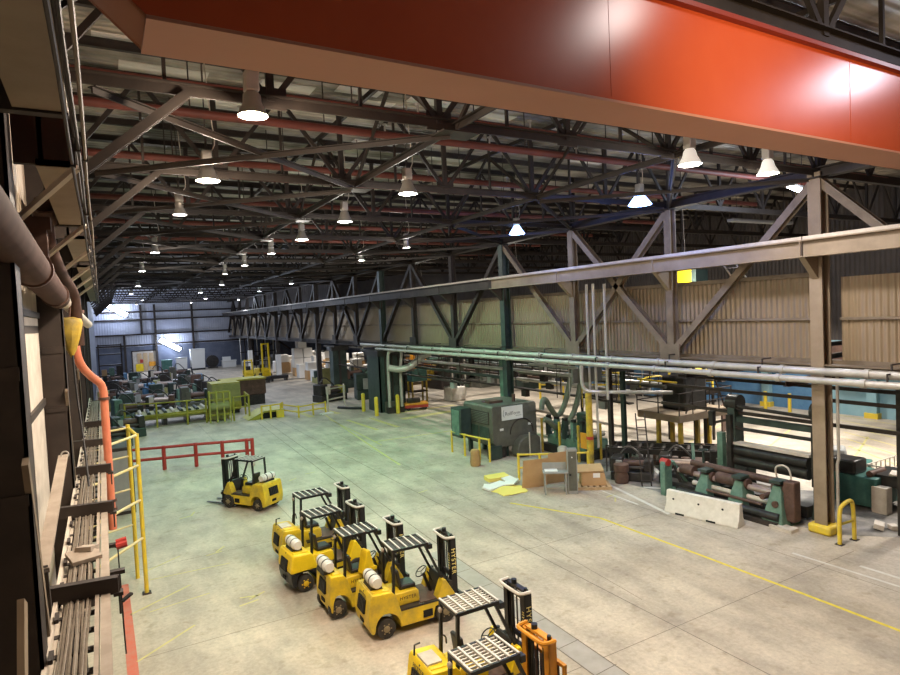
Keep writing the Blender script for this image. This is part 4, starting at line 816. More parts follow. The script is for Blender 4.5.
# long dark roller tables
def roller_table(label, x, y, rz, L, W, H, m1, m2, n=9, rails=True):
    t = thing('roller_table', label, 'machine', (x, y, 0), rz)
    MB().mm((0, -W/2, H-.25), (L, -W/2+.1, H)).build('side_frame', m1, t); MB().mm((0, W/2-.1, H-.25), (L, W/2, H)).build('side_frame', m1, t)
    for k in range(n): xx = (k+.5)*L/n; MB().tube((xx, -W/2+.1, H-.1), (xx, W/2-.1, H-.1), .09, 10).build('roller', m2, t)
    for k in range(4):
        for s in (-1, 1): xx = .1+(L-.3)*k/3; MB().mm((xx, s*(W/2-.05)-.05, 0), (xx+.12, s*(W/2-.05)+.05, H-.25)).build('leg', m1, t)
    if rails:
        MB().lathe([(0, 0), (.2, .01), (.2, .5), (.12, .55), (0, .56)], (L*.3, -W/2-.3, 0), 12).build('motor', m2, t); MB().mm((L*.6, -W/2-.5, .2), (L*.8, -W/2, .8)).build('gearbox', m1, t, bevel=.03)
    return t
roller_table('long dark roller table right of the yellow pole', 21.6, 22.3, -.95, 5.0, 1.5, 1.15, BLKM, STEEL)
roller_table('dark roller bed in front of the work platform', 23.6, 23.0, -.95, 5.0, 1.4, .8, STEEL, RUST)
machine_spots = ((20.9, 20.2, -.95), (22.15, 18.5, -.95), (23.4, 16.8, -.95))
rnd = random.Random(5)
for i in range(9):
    x, y = 21.6+rnd.random()*3.4, 18.2+rnd.random()*3.2
    t = thing('scrap_part', f'dark greasy machine part on the floor by the ladder, {ORD[i]} of the heap', 'scrap', (x, y, 0), rnd.random()*3, 'greasy parts by the ladder')
    s_ = .2+.2*rnd.random(); MB().mm((-s_, -s_*.7, 0), (s_, s_*.7, s_*.8)).build('block', [BLKM, RUST, STEEL][i % 3], t, bevel=.03); MB().tube((-s_*1.6, 0, s_*1.1), (s_*1.4, .1, s_*1.1), s_*.35, 10).build('shaft', [ROLLM, BLKM, RUST][i % 3], t)
fence('thin steel handrail along the dark roller table', [(20.85, 21.8), (22.4, 19.6), (23.7, 17.8)], 1.3, rails=(1, .55), m=STEEL, r=.025)
# platform gantry with yellow legs
t = thing('work_platform', 'raised steel work platform on yellow legs behind the green roll machine', 'platform', (24.3, 20.3, 0))
MB().mm((0, 0, 2.1), (4.0, 2.7, 2.45)).build('deck', TAN, t)
for x, y in ((.5, 1.75), (2.3, 2.4), (2.45, .9), (3.75, 1.2), (.3, .2), (3.9, .1)): MB().mm((x-.09, y-.09, 0), (x+.09, y+.09, 2.15)).build('leg', YELD, t)
for x, y in ((0, 0), (1.0, 0), (2.0, 0), (3.0, 0), (4, 0), (4, 1.3), (4, 2.7), (0, 1.3), (0, 2.7), (2, 2.7)): MB().tube((x, y, 2.45), (x, y, 3.6), .03, 6).build('post', STEEL, t)
for z in (3.0, 3.55): MB().path([(0, 2.7, z), (0, 0, z), (4, 0, z), (4, 2.7, z), (0, 2.7, z)], .03, 6).build('rail', STEEL, t)
MB().path([(0, 0.1, 4.1), (.0, 2.6, 4.1)], .05, 6).path([(.3, 2.7, 3.6), (.3, 2.7, 4.1), (2.2, 2.7, 4.1), (2.2, 2.7, 3.6)], .05, 6, 1).build('yellow_hoop', YELP, t)
MB().mm((1.3, .7, 2.45), (3.0, 2.2, 4.2)).build('tank', BLKM, t, bevel=.1); MB().bar((.6, .1, 2.5), (1.7, .1, 4.6), .06, .06).bar((2.6, .1, 4.6), (3.6, .1, 2.5), .06, .06).builds('brace', STEEL, t)
MB().tube((1.6, .9, 4.2), (1.6, .9, 5.4), .16, 10).build('riser_pipe', STEEL, t); MB().box((5.0, 1.2, 1.6), (.9, .08, 1.5), .4).build('hanging_plate', RUST, t)
t = thing('platform_ladder', 'thin steel ladder standing in front of the work platform', 'ladder', (20.4, 18.9, 0), -.6)
MB().bar((-.2, 0, 0), (-.2, .9, 3.1), .05, .05).build('side_rail', STEEL, t); MB().bar((.2, 0, 0), (.2, .9, 3.1), .05, .05).build('side_rail', STEEL, t)
for k in range(9): f = (k+.7)/9.6; MB().tube((-.2, .9*f, 3.1*f), (.2, .9*f, 3.1*f), .02, 6).build('rung', STEEL, t)
tag(MB().tube((27.6, 19.6, 0), (27.6, 19.6, 1.9), .16, 12).build('bollard', YELD), 'thick yellow bollard at the foot of the work platform', 'bollard')
for i, (x, y) in enumerate(((24.5, 27.5), (28.6, 24.6))):
    t = thing('yellow_hoop_rail', ['yellow hoop railing beyond the vertical conduits', 'yellow hoop railing left of the work platform'][i], 'railing', (x, y, 0)); MB().path([(0, 0, 2.9), (0, 0, 3.9), (.2, -.2, 4.1), (1.6, -1.4, 4.1), (1.8, -1.6, 3.9), (1.8, -1.6, 2.9)], .07, 8, 1).build('hoop', YELP, t); MB().bar((0, 0, 3.4), (1.8, -1.6, 3.4), .08, .08).build('rail', YELP, t); MB().mm((-.1, -1.8, 2.7), (2.0, .1, 2.9)).build('ledge', STEEL, t)
    for q in (0, 1): MB().mm((0+q*1.7, -1.7*q, 0), (.12+q*1.7, .12-1.7*q, 2.7)).build('leg', STEEL, t)
# the green roll machine
t = thing('roll_machine', 'long green roll machine with tall stands between the barrier and the near column', 'machine', (20.3, 12.4, 0))
MB().mm((.25, .1, .08), (.75, 5.9, .48)).build('bed', BLKM, t, bevel=.02); MB().mm((1.2, .1, .08), (1.7, 5.2, .5)).build('bed', BLKM, t, bevel=.02); MB().mm((-.35, .3, .0), (.2, 3.6, .16)).build('foot_rail', STEEL, t)
# pedestals with bearings
for k, (y, h) in enumerate(((.55, 1.35), (2.05, 1.2), (3.55, 1.15))):
    p = MB().add([(-.25, y-.42, 0), (.85, y-.42, 0), (.85, y+.42, 0), (-.25, y+.42, 0), (.12, y-.15, h), (.62, y-.15, h), (.62, y+.15, h), (.12, y+.15, h)], [(0, 1, 2, 3), (4, 5, 6, 7), (0, 1, 5, 4), (1, 2, 6, 5), (2, 3, 7, 6), (3, 0, 4, 7)]).build('pedestal', GRN, t, bevel=.03)
    MB().tube((.38, y-.26, h-.1), (.38, y+.26, h-.1), .2, 16).build('bearing', RUST, p); MB().mm((.0, y-.2, h+.12), (.5, y+.2, h+.22)).build('cap', GRND, p)
MB().tube((.38, .8, 1.0), (.38, 5.0, 1.0), .11, 14).build('shaft', ROLLM, t); MB().tube((.30, .6, .66), (.30, 4.2, .66), .10, 14).build('shaft', PALE, t); MB().tube((-.12, .3, .32), (-.12, 4.6, .32), .15, 14).build('front_roll', BLKM, t); MB().tube((-.05, 1.0, .62), (-.05, 3.3, .62), .06, 10).build('tie_rod', RUST, t); MB().tube((1.0, .4, .85), (1.0, 5.0, .85), .16, 16).build('roll', ROLLM, t); MB().tube((1.0, .3, 1.25), (1.0, 4.8, 1.25), .14, 16).build('roll', RUST, t)
MB().tube((.38, 2.3, 1.1), (.38, 3.1, 1.1), .22, 18).build('coupling', RUST, t); MB().tube((.38, 4.2, 1.1), (.38, 4.8, 1.1), .21, 18).build('coupling', RUST, t)
for z in (1.55, 1.95): MB().tube((1.75, .3, z), (1.75, 3.4, z), .22, 18).build('black_roll', BLKM, t)
MB().mm((1.55, .2, 2.2), (1.95, 3.5, 2.3)).build('pinch_table', PALE, t)
# tall stands and cross bars
for k, y in enumerate((3.35, -.05)):
    st = MB().prism([(1.45, 0), (2.35, 0), (2.25, .6), (2.15, 3.85), (2.0, 4.1), (1.75, 4.1), (1.6, 3.85), (1.6, .6)], y-.16, y+.16, 'y').build('tall_stand', GRND, t, bevel=.02); MB().tube((1.88, y-.24, 3.85), (1.88, y+.24, 3.85), .34, 18).build('bearing_head', BLKM, st); MB().mm((1.42, y-.1, 1.2), (1.6, y+.1, 3.4)).build('slide', BLKM, st)
MB().tube((1.7, -.1, 3.65), (1.7, 3.3, 3.75), .07, 10).build('cross_bar', BLKM, t); MB().mm((1.7, -.1, 3.1), (1.95, 3.3, 3.32)).build('cross_beam', GRND, t); MB().tube((1.7, -.1, 2.85), (1.7, 3.3, 2.85), .07, 10).build('cross_bar', BLKM, t)
MB().mm((1.5, 3.7, 0), (1.75, 3.95, 2.6)).build('green_post', GRN, t); MB().mm((1.2, 3.9, 2.9), (1.4, 4.1, 3.5)).bar((1.3, 4, 3.0), (1.7, 3.4, 3.2), .08, .1).build('tool_arm', BLKM, t)
hw = MB().tube((.95, 4.2, 0), (.95, 4.2, 1.85), .05, 8).torus((.95, 4.2, 1.9), .17, .025, None, 18, 6).bar((.78, 4.2, 1.9), (1.12, 4.2, 1.9), .03, .02).build('hand_wheel', GRND, t)
# far A-frame stand with red tops
st = MB().prism([(-.35, 0), (.1, 0), (.1, 1.25), (-.02, 1.42), (-.3, 1.42), (-.35, 1.25)], 5.1, 5.35, 'y').build('end_stand', GRN, t, bevel=.02); MB().tube((-.15, 5.05, 1.38), (-.15, 5.4, 1.38), .15, 14).build('red_cap', RED, st)
MB().bar((.25, 5.2, 1.35), (.85, 4.9, .3), .2, .09).bar((.15, 5.2, .2), (.95, 4.9, .28), .2, .12).build('a_frame', GRN, t); MB().bar((1.3, 5.0, 2.0), (.9, 4.6, .3), .12, .12).build('leaning_strut', GRN, t); MB().bar((.3, 5.15, 1.2), (.45, 4.98, .5), .14, .12).build('gap_plate', BLKM, t)
MB().path([(.7, .9, 1.5), (.6, .9, 1.9), (.6, .6, 2.05), (.6, .3, 1.9), (.6, .3, 1.0)], .035, 6, 2).build('hose', PALE, t); MB().mm((.1, -.1, .2), (.5, .3, 1.6)).build('end_gearbox', RUST, t, bevel=.04); MB().tube((-.2, .9, .95), (.4, .9, .95), .1, 10).tube((-.1, .5, .75), (.3, .5, .75), .12, 10).builds('valve', RUST, t)
MB().mm((-.45, -.3, 0), (.0, .5, .12)).build('foot_plate', PALE, t)
# concrete barrier
t = tag(MB().prism([(-.30, 0), (.30, 0), (.30, .09), (.16, .30), (.10, .82), (-.10, .82), (-.16, .30), (-.30, .09)], 0, 2.8, 'y').build('concrete_barrier', CONC, bevel=.015), 'white concrete barrier block in front of the green roll machine', 'barrier'); t.location = (19.2, 13.5, 0); t.rotation_euler = (0, 0, .19)
for y in (.6, 1.5, 2.5): MB().tube((-.155, y, .52), (-.13, y, .53), .04, 8).build('lifting_hole', DARKO, t)
for y in (.8, 2.0): MB().mm((-.31, y, 0), (-.26, y+.35, .07)).build('slot', DARKO, t)
t = thing('yellow_hoop_guard', 'yellow hoop guard on the floor right of the near column', 'guard rail', (20.2, 10.72, 0)); MB().path([(0, 0, 0), (0, 0, 1.15), (.12, -.08, 1.32), (.62, -.02, 1.35), (.75, -.04, 1.2), (.78, -.05, 0)], .065, 10, 2).build('hoop', YELP, t); MB().tube((0, 0, .65), (.78, -.05, .65), .04, 8).build('rail', YELP, t); MB().box((0, 0, .01), (.22, .22, .02)).box((.78, -.05, .01), (.22, .22, .02)).builds('foot_plate', STEEL, t)
# machines right of the near column
t = thing('press_unit', 'teal machine with black top right of the near column', 'machine', (24.3, 11.4, 0)); MB().mm((0, .2, .1), (1.6, 2.0, 1.2)).build('body', TEAL, t, bevel=.04); MB().mm((0, .9, 1.2), (.9, 1.9, 1.75)).build('gearbox', BLKM, t, bevel=.08); MB().tube((.2, .5, 1.3), (1.2, .5, 1.3), .12, 12).build('motor', RUST, t); MB().mm((1.7, .5, 0), (2.4, 1.6, .9)).build('side_unit', BLKM, t, bevel=.05); MB().mm((.4, -.4, .9), (1.9, .7, 1.3)).build('tray', BLKM, t); MB().box((.8, -.2, 1.36), (.7, .5, .06), .3).build('cover_sheet', PALE, t); MB().mm((-.1, -.2, 0), (.3, .3, .95)).build('side_box', PALE, t); MB().tube((-.25, 1.4, 1.5), (-.25, 1.4, .5), .06, 8).build('cylinder', BLKM, t)
t = thing('pump_unit', 'low dark pump unit with white flanges at the right edge', 'machine', (25.2, 9.9, 0)); MB().mm((0, 0, 0), (2, 1.2, .45)).build('base', BLKM, t); MB().tube((.1, .6, .8), (1.4, .6, .8), .35, 14).build('motor', TEAL, t); MB().tube((.0, .1, .5), (0, .35, .5), .25, 14).tube((.6, .0, .55), (.6, .3, .55), .2, 14).builds('flange', PALE, t); MB().mm((1.2, .1, .45), (1.9, 1.0, 1.3)).build('box', RUST, t); MB().path([(.2, .3, 1.1), (.5, .2, 1.7), (1.2, .3, 1.6), (1.6, .2, 1.1)], .04, 6, 2).build('hose', REDSTEEL, t)
tag(MB().box((22.6, 10.7, .12), (.5, .3, .18), .4, .2).box((22.9, 10.4, .08), (.3, .25, .16), .9).build('scrap_bracket', PALE, bevel=.02), 'pale scrap bracket lying on the floor beyond the yellow hoop guard', 'scrap')
t = thing('wire_cage', 'low pale wire cage of parts behind the teal machine', 'cage', (27.2, 12.2, 0))
MB().mm((0, 0, .1), (3.0, 1.1, .16)).build('base', PALE, t)
for k in range(9): MB().tube((k*.375, 0, .1), (k*.375, 0, .95), .025, 6).tube((k*.375, 1.1, .1), (k*.375, 1.1, .95), .025, 6).builds('bar', PALE, t)
for z in (.5, .95): MB().path([(0, 0, z), (3, 0, z), (3, 1.1, z), (0, 1.1, z), (0, 0, z)], .03, 6).build('rim', PALE, t)
tag(MB().box((28.8, 15.6, .55), (2.2, 1.2, 1.05), .5, 0, .12).build('covered_bin', GRY, bevel=.1), 'grey sloping bin standing on the bright floor behind the roll machine', 'bin')
tag(MB().box((29.6, 14.6, .25), (1.2, .6, .4), .4).build('teal_tray', TEAL, bevel=.03), 'small teal tray on the bright floor beside the grey bin', 'tray')
# blue plant along the right wall
rnd = random.Random(11)
for i, (y, h, c_) in enumerate(((31.5, 2.6, BLUE_), (33.6, 2.2, NAVY), (36.5, 3.0, BLUE_), (39.6, 2.4, NAVY), (42.5, 2.9, BLUE_), (45.5, 2.2, LBLUE))):
    t = thing('blue_plant_unit', f'blue plant cabinet by the right wall, {ORD[i]} from the near end', 'cabinet', (40.6, y, 0), 0, 'blue plant cabinets by the right wall'); MB().mm((0, 0, .15), (1.6, 2.2, h)).build('body', c_, t, bevel=.05); MB().mm((-.03, .2, .5), (0, 1.0, h-.3)).build('door', NAVY, t); MB().mm((-.03, 1.2, .5), (0, 2.0, h-.3)).build('door', c_, t); MB().mm((0, .1, 0), (1.6, 2.1, .15)).build('plinth', BLKM, t)
for i, y in enumerate((27.0, 25.2)):
    tag(MB().tube((41.5, y, 0), (41.5, y, 1.3), .12, 10).build('bollard', YELP), ['yellow bollard before the blue wall, left one', 'yellow bollard before the blue wall, right one'][i], 'bollard')
tag(MB().box((42.8, 19.9, 3.3), (.3, .5, .5)).build('wall_box', WHT), 'small white box on the pale blue wall at right', 'box'); tag(MB().box((42.2, 21.6, 4.2), (1.2, 3.0, 1.2)).build('unit_heater', RUST), 'brown heater box high on the pale blue wall', 'heater')
t = thing('yellow_railing', 'long yellow hoop railing in front of the blue plant beyond the grey machine', 'railing', (33.5, 43, 0)); MB().path([(0, 0, 0), (0, 0, 2.0), (.3, -.4, 2.2), (3.5, -4.4, 2.2), (3.8, -4.8, 2.0), (3.8, -4.8, 0)], .1, 8, 1).build('hoop', YELP, t); MB().bar((0, 0, 1.3), (3.8, -4.8, 1.3), .1, .14).build('rail', YELP, t); MB().bar((1.3, -1.6, 0), (1.3, -1.6, 2.2), .12, .12).build('post', YELP, t)
# ================================================================== MIDDLE: cased columns, pipes, machines beyond
t = thing('column_casing', 'thick dark green casing around the middle column, with white pipes in front', 'casing', (19.7, 46.6, 0))
MB().mm((0, 0, 0), (2.3, .12, 5.0)).mm((0, 0, 0), (.12, 2.6, 5.0)).mm((2.18, 0, 0), (2.3, 2.6, 5.0)).build('panel', GRND, t); MB().mm((-.15, -.15, 4.7), (2.45, 2.7, 5.2)).build('cap', BLKM, t)
for x in (.5, 1.1, 1.7): MB().mm((x, -.07, 0), (x+.1, 0, 4.7)).build('rib', STEEL, t)
MB().mm((.3, -.35, 0), (1.5, -.1, .9)).build('foot_box', GRYM, t)
t = thing('pipe_loop', 'white pipe loop standing in front of the thick green casing', 'pipe', (20.2, 45.9, 0)); MB().path([(0, 0, .5), (0, 0, 4.9), (.2, -.2, 5.2), (2.2, -1.2, 5.3), (5, -3, 5.3)], .13, 8, 2).path([(.95, -.3, .5), (.95, -.3, 3.6), (1.1, -.4, 4.9), (1.0, -.4, 5.2)], .13, 8, 1).build('pipe_run', PIPEW, t); MB().mm((-.25, -.25, 0), (1.2, .1, .5)).build('valve_box', STEEL, t)
tag(MB().path([(20.0, 45.3, 3.8), (20.8, 44.9, 3.6), (21.6, 44.5, 3.8), (22.6, 44.2, 4.7), (23.2, 44, 4.8)], .28, 10, 2).build('air_duct', PIPEW), 'fat pale duct rising to the right from the thick green casing', 'duct')
for i, (x, y) in enumerate(((18.95, 48.6), (18.84, 45.5), (20.68, 45.4))): tag(MB().tube((x, y, 0), (x, y, 1.45), .16, 12).lathe([(.16, 1.45), (.1, 1.55), (0, 1.57)], (x, y, 0), 12).build('bollard', YELP), ['yellow bollard at the far left of the thick green casing', 'yellow bollard in front of the thick green casing', 'yellow bollard right of the thick green casing'][i], 'bollard', 'bollards around the green casing')
t = thing('column_casing', 'dark green casing around the next column, left of the white pipes', 'casing', (21.0, 61.9, 0)); MB().mm((0, 0, 0), (1.5, 1.2, 4.9)).build('panel', GRND, t); MB().mm((-.2, -.2, 4.6), (1.7, 1.4, 5.1)).build('cap', BLKM, t); MB().mm((.6, -.1, 0), (.8, 0, 4.6)).build('rib', STEEL, t)
t = thing('pipe_column', 'dark column with clustered pipes on a concrete foot beyond the grey machine', 'column', (27.9, 48.3, 0)); MB().ibeam((0, 0, 0), (0, 0, 5.2), .6, .6, .05, (1, 0, 0)).build('shaft', GRND, t); MB().mm((-.9, -.7, 0), (.7, .7, 1.3)).build('foot', CONC, t, bevel=.1)
for x in (-.55, .5, .8): MB().tube((x, -.4, .3), (x, -.4, 5.2), .1, 8).build('riser_pipe', [PIPEW, STEEL, PIPEW][int(x > 0)+int(x > .6)], t)
tag(MB().ibeam((22.5, 32.5, 0), (22.5, 32.5, 5.4), .5, .5, .05, (1, 0, 0)).build('green_post', GRN, smooth=False), 'slim green post behind the grey machine, left of the green column', 'post')
def machine(label, x, y, rz, L, W, H, c1, c2, seed, grp=None, name='machine'):
    r = random.Random(seed); t = thing(name, label, 'machine', (x, y, 0), rz, grp)
    MB().mm((-L/2, -W/2, 0), (L/2, W/2, H*.35)).build('base', c1, t, bevel=.04)
    MB().mm((-L/2, -W*.4, H*.35), (-L/2+L*.28, W*.4, H*(.8+.2*r.random()))).build('headstock', c1, t, bevel=.06)
    MB().mm((L/2-L*.2, -W*.35, H*.35), (L/2, W*.35, H*(.65+.2*r.random()))).build('tailstock', c2, t, bevel=.05)
    MB().tube((-L*.22, 0, H*.6), (L*.3, 0, H*.6), H*.13, 12).build('roll', ROLLM if r.random() > .5 else RUST, t); MB().tube((-L*.1, -W*.3, H*.48), (L*.3, -W*.3, H*.48), H*.07, 10).build('shaft', STEEL, t)
    MB().lathe([(0, 0), (H*.14, .02), (H*.15, H*.4), (0, H*.42)], (L*.1, W*.42, H*.3), 10).build('motor', c2, t); MB().mm((-L*.35, -W/2-.15, H*.4), (-L*.2, -W/2, H*.8)).build('control_box', [GRY, PALE, GRYM, RUST][seed % 4], t)
    MB().path([(-L*.3, W*.2, H*.9), (-L*.1, W*.3, H*(1.1+.2*r.random())), (L*.2, W*.25, H*.85), (L*.3, W*.2, H*.6)], .06, 6, 2).build('hose', BLKM, t)
    return t
rnd = random.Random(21)
spots = [(23.2, 56, 4, 2, 2.6), (27, 60, 4, 2.4, 3), (31.5, 58, 4, 2, 2.8), (25, 67, 3.6, 2, 2.6), (29.5, 69, 4, 2.2, 3), (35, 56, 4, 2.4, 2.4), (36.5, 64, 4, 2.4, 3), (23.8, 74, 3.6, 2, 2.2), (34.5, 74, 4, 2.6, 3), (38, 50, 3, 2, 2.2)]
cs = [(GRND, OLIVE), (BLKM, GRN), (STEEL, YELD), (GRND, GRN), (RUST, STEEL), (GRYM, BLKM), (BLKM, RUST), (OLIVE, GRND), (GRYM, TEAL), (GRND, BLKM)]
for i, (x, y, L, W, H) in enumerate(spots):
    machine(f'dark production machine in the right bay beyond the green casing, {ORD[i]} from the hall', x, y, rnd.random()*.6-.3+(R(90) if i % 3 else 0), L, W, H, cs[i][0], cs[i][1], i, 'machines in the right bay')
for i in range(12):
    x = 22.5+i*1.5; y = 52+6*rnd.random()
    tag(MB().path([(x, y, 4.9), (x, y, 3.4+rnd.random()), (x+1, y+.6, 3.2+rnd.random()*.8), (x+3, y+1, 3.6)], .1+.08*rnd.random(), 7, 1).build('overhead_pipe', [PIPEW, STEEL, GRYM, GRN][i % 4]), f'overhead pipe among the machines beyond the green casing, {ORD[i]} from the hall', 'pipe', 'overhead pipes in the right bay')
t = thing('yellow_cell', 'yellow and orange guarded machine far back in the right bay', 'machine', (29.8, 62.3, 0)); MB().mm((0, 0, .9), (4.2, 2, 1.2)).build('deck', YELP, t); MB().mm((.6, .5, 1.2), (2.0, 1.6, 3.6)).build('frame', ORA, t, bevel=.05); MB().tube((2.4, .4, 2.6), (3.2, .4, 1.8), .3, 12).build('arm', ORA, t); MB().mm((.1, .1, 0), (.4, .4, .9)).mm((3.8, .1, 0), (4.1, .4, .9)).mm((.1, 1.6, 0), (.4, 1.9, .9)).mm((3.8, 1.6, 0), (4.1, 1.9, .9)).builds('leg', BLKM, t)
for z in (1.8, 2.4): MB().path([(0, 0, z), (4.2, 0, z)], .06, 6).build('rail', PALE, t)
t = thing('orange_pallet_truck', 'low orange cart with yellow posts right of the green casing', 'cart', (22.6, 46.2, 0), -.3); MB().mm((-.9, -.5, .25), (1.1, .7, .6)).build('bed', ORA, t, bevel=.04); MB().mm((-.9, -.52, .22), (1.1, -.5, .45)).build('skirt', RED, t); MB().mm((-.6, -.2, .6), (.5, .5, .95)).build('motor_cover', STEEL, t, bevel=.04)
for x in (-.6, .8): MB().tube((x, -.45, .2), (x, .65, .2), .2, 12).build('wheel', RUB, t)
machine('olive green machine standing just right of the green casing', 22.3, 51.4, .2, 2.6, 1.6, 2.9, OLIVE, TEAL, 4)
t = thing('teal_pump', 'teal pump box on a yellow frame right of the green casing', 'pump', (24.2, 49.8, 0)); MB().mm((0, 0, 1.9), (1.6, 1.0, 3.0)).build('pump_body', TEAL, t, bevel=.06)
for x in (0, 1.45):
    for y in (0, .85): MB().mm((x, y, 0), (x+.13, y+.13, 1.9)).build('leg', YELD, t)
MB().mm((0, 0, .9), (1.6, 1, 1.0)).build('shelf', STEEL, t)
machine('dark scrubber machine left of the green casing', 19.0, 57.5, .3, 3.0, 1.6, 1.9, BLKM, LIME, 9)
tag(MB().path([(17.8, 51.8, .1), (18.6, 50.2, .12), (19.4, 49.8, .1)], .12, 8, 1).build('floor_hose', BLK), 'black hose lying on the floor left of the green casing', 'hose')
t = fence('pale handrail corner left of the green casing', [(16.5, 50.6), (18.4, 51.7), (19.0, 53.5)], 2.0, rails=(1, .55), m=PALE, r=.06)
fence('low yellow guard rail between the ramp and the pale handrail', [(12.9, 52.2), (13.66, 49.6), (15.0, 50.0), (16.2, 50.4)], 1.0, rails=(.95, .5), m=YELP, r=.06)
tag(MB().box((16.0, 49.6, .06), (1.1, .5, .1), .2).build('white_block', WHT), 'small white block on the floor by the pale handrail', 'block')
for i, (x, y, a) in enumerate(machine_spots): machine(f'greasy black machine between the yellow pole and the platform ladder, {ORD[i]} from the pole', x, y, a, 1.8, 1.1, 1.2+.2*i, BLKM, [STEEL, RUST, GRYM][i], 60+i)
# ================================================================== LEFT BACKGROUND: yellow-green line, clutter, far wall goods
fence('red guard railing on the floor behind the lone forklift', [(-.4, 38.4), (.85, 37.9), (2.61, 37.4), (4.22, 37.0), (5.57, 36.5), (6.85, 36.15), (7.14, 36.05)], 1.35, rails=(1, .55), m=RED, r=.085)
t = thing('conveyor_line', 'long low olive conveyor behind a yellow handrail', 'conveyor', (2.0, 54.0, 0)); MB().mm((0, 0, .55), (6.0, 2.6, 1.0)).build('bed', OLIVE, t, bevel=.04); MB().mm((0, -.06, .7), (6, 0, 1.0)).build('side_plate', LIME, t)
for k in range(10): MB().tube((.3+k*.6, .1, 1.05), (.3+k*.6, 2.5, 1.05), .14, 8).build('roller', PALE if k % 4 == 0 else GRND, t)
for k in range(4): MB().mm((.2+k*1.7, .3, 0), (.5+k*1.7, 2.3, .55)).build('leg', BLKM, t)
fence('olive yellow handrail along the front of the olive conveyor', [(1.2, 54.5), (3.4, 53.4), (5.6, 53.0), (7.0, 52.8)], 2.0, rails=(1, .5), m=LIME, r=.06)
t = thing('coil_cradle', 'olive yellow frame machine at the end of the conveyor', 'machine', (7.2, 52.2, 0))
for x in (0, .55, 1.1, 1.6): MB().bar((x, 0, 0), (x+.15, .9, 2.5-.2*(x > 1)), .12, .16).build('upright', LIME, t); MB().bar((x, 1.2, 0), (x+.1, .9, 2.5-.2*(x > 1)), .1, .12).build('brace', LIME, t)
for z in (.5, 1.1, 1.7, 2.3): MB().mm((0, .3+z*.22, z), (1.7, .4+z*.22, z+.14)).build('rail', LIME, t)
MB().tube((.1, .7, 1.2), (1.6, .7, 1.2), .35, 14).build('drum', OLIVE, t); MB().mm((.2, .9, .1), (1.5, 1.6, .9)).build('base', OLIVE, t)
t = thing('olive_tank', 'big olive box tank behind the yellow frame machine', 'tank', (8.0, 56.2, 0)); MB().mm((0, 0, .9), (2.4, 2.6, 2.7)).build('box_body', OLIVE, t, bevel=.08); MB().tube((0, .4, .8), (2.4, .4, .8), .5, 16).build('drum', LIME, t); MB().mm((0, 0, 2.7), (2.4, 2.6, 2.78)).build('lid', LIME, t); MB().mm((.1, .4, 0), (2.3, 2.2, .4)).build('skid', BLKM, t)
t = thing('olive_tank', 'long olive hood farther right behind the olive box tank', 'tank', (9.6, 60.5, 0)); MB().mm((0, 0, 1.0), (4.0, 2.4, 2.5)).build('box_body', RUST, t, bevel=.08); MB().mm((-.05, -.05, 2.45), (4.05, 2.45, 2.6)).build('lid', LIME, t); MB().mm((.1, .2, 0), (3.9, 2.2, 1)).build('skid', BLKM, t)
fence('olive yellow handrail right of the yellow frame machine', [(9.0, 52.0), (10.3, 52.4), (10.5, 55)], 2.0, rails=(1, .55), m=LIME, r=.06)
t = thing('dock_ramp', 'yellow edged ramp plate with a dark gap on the floor', 'ramp', (9.9, 51.2, 0)); MB().add([(0, 0, .02), (0, 2.2, .02), (1.3, 2.4, .62), (1.3, 0, .62), (3.0, 0, .62), (3.0, 2.4, .62)], [(0, 3, 2, 1), (3, 4, 5, 2)]).build('plate', YELF, t, smooth=False); MB().prism([(0, 0), (.9, 0), (1.3, .45), (1.3, .6)], -.02, .02, 'y').mm((1.3, -.03, .5), (3.0, .02, .64)).build('edge', LIME, t); MB().mm((1.1, .1, 0), (2.9, .2, .5)).build('gap_panel', DARKO, t); MB().mm((2.3, -.3, .0), (2.9, -.05, .6)).build('control_box', YELP, t)
fence('yellow handrail standing along the ramp plate', [(11.0, 51.0), (11.7, 50.9), (12.6, 51.2), (12.9, 51.8)], 1.15, rails=(1,), m=YELP, r=.06)
rnd = random.Random(17)
pal = [(GRND, GRN), (BLKM, RUST), (GRYM, GRND), (OLIVE, BLKM), (RUST, GRYM), (GRN, BLKM), (STEEL, OLIVE), (GRND, BLUE_)]
i = 0
for row, y in enumerate((61, 66, 72, 79, 87, 96)):
    for q in range(4):
        x = .9+q*2.9+rnd.random()*.8-(.4 if row % 2 else 0)
        if row < 1 and q > 2: continue
        machine(f'low cluttered machine beyond the olive conveyor, row {row+1} from the front, {ORD[q]} from the wall', x, y+rnd.random()*2, rnd.random()*.5-.25+(R(90) if (q+row) % 3 == 0 else 0), 2.4+rnd.random()*.6, 1.5, 1.7+rnd.random()*.7, *pal[(row*3+q) % 8], i, 'machines beyond the olive conveyor'); i += 1
for i, (x, y, c_) in enumerate(((1.2, 50.5, GRND), (.2, 47, GRYM), (1.5, 57.5, GRN))):
    machine(['dark machine by the left wall in front of the olive conveyor', 'grey bench machine by the left wall beyond the dark cabinet', 'green upright machine by the left wall'][i], x, y, .2, 2.2, 1.6, 1.8+.5*(i == 2), c_, BLKM, 40+i)
t = thing('storage_rack', 'tall dark storage rack against the left wall near the far end', 'rack', (-.6, 90, 0))
for x in (0, 2.6):
    for y in (0, 1.2): MB().mm((x, y, 0), (x+.15, y+.15, 6)).build('upright', STEEL, t)
for z in (.3, 1.8, 3.2, 4.6, 5.8): MB().mm((0, 0, z), (2.75, 1.35, z+.14)).build('shelf', STEEL, t)
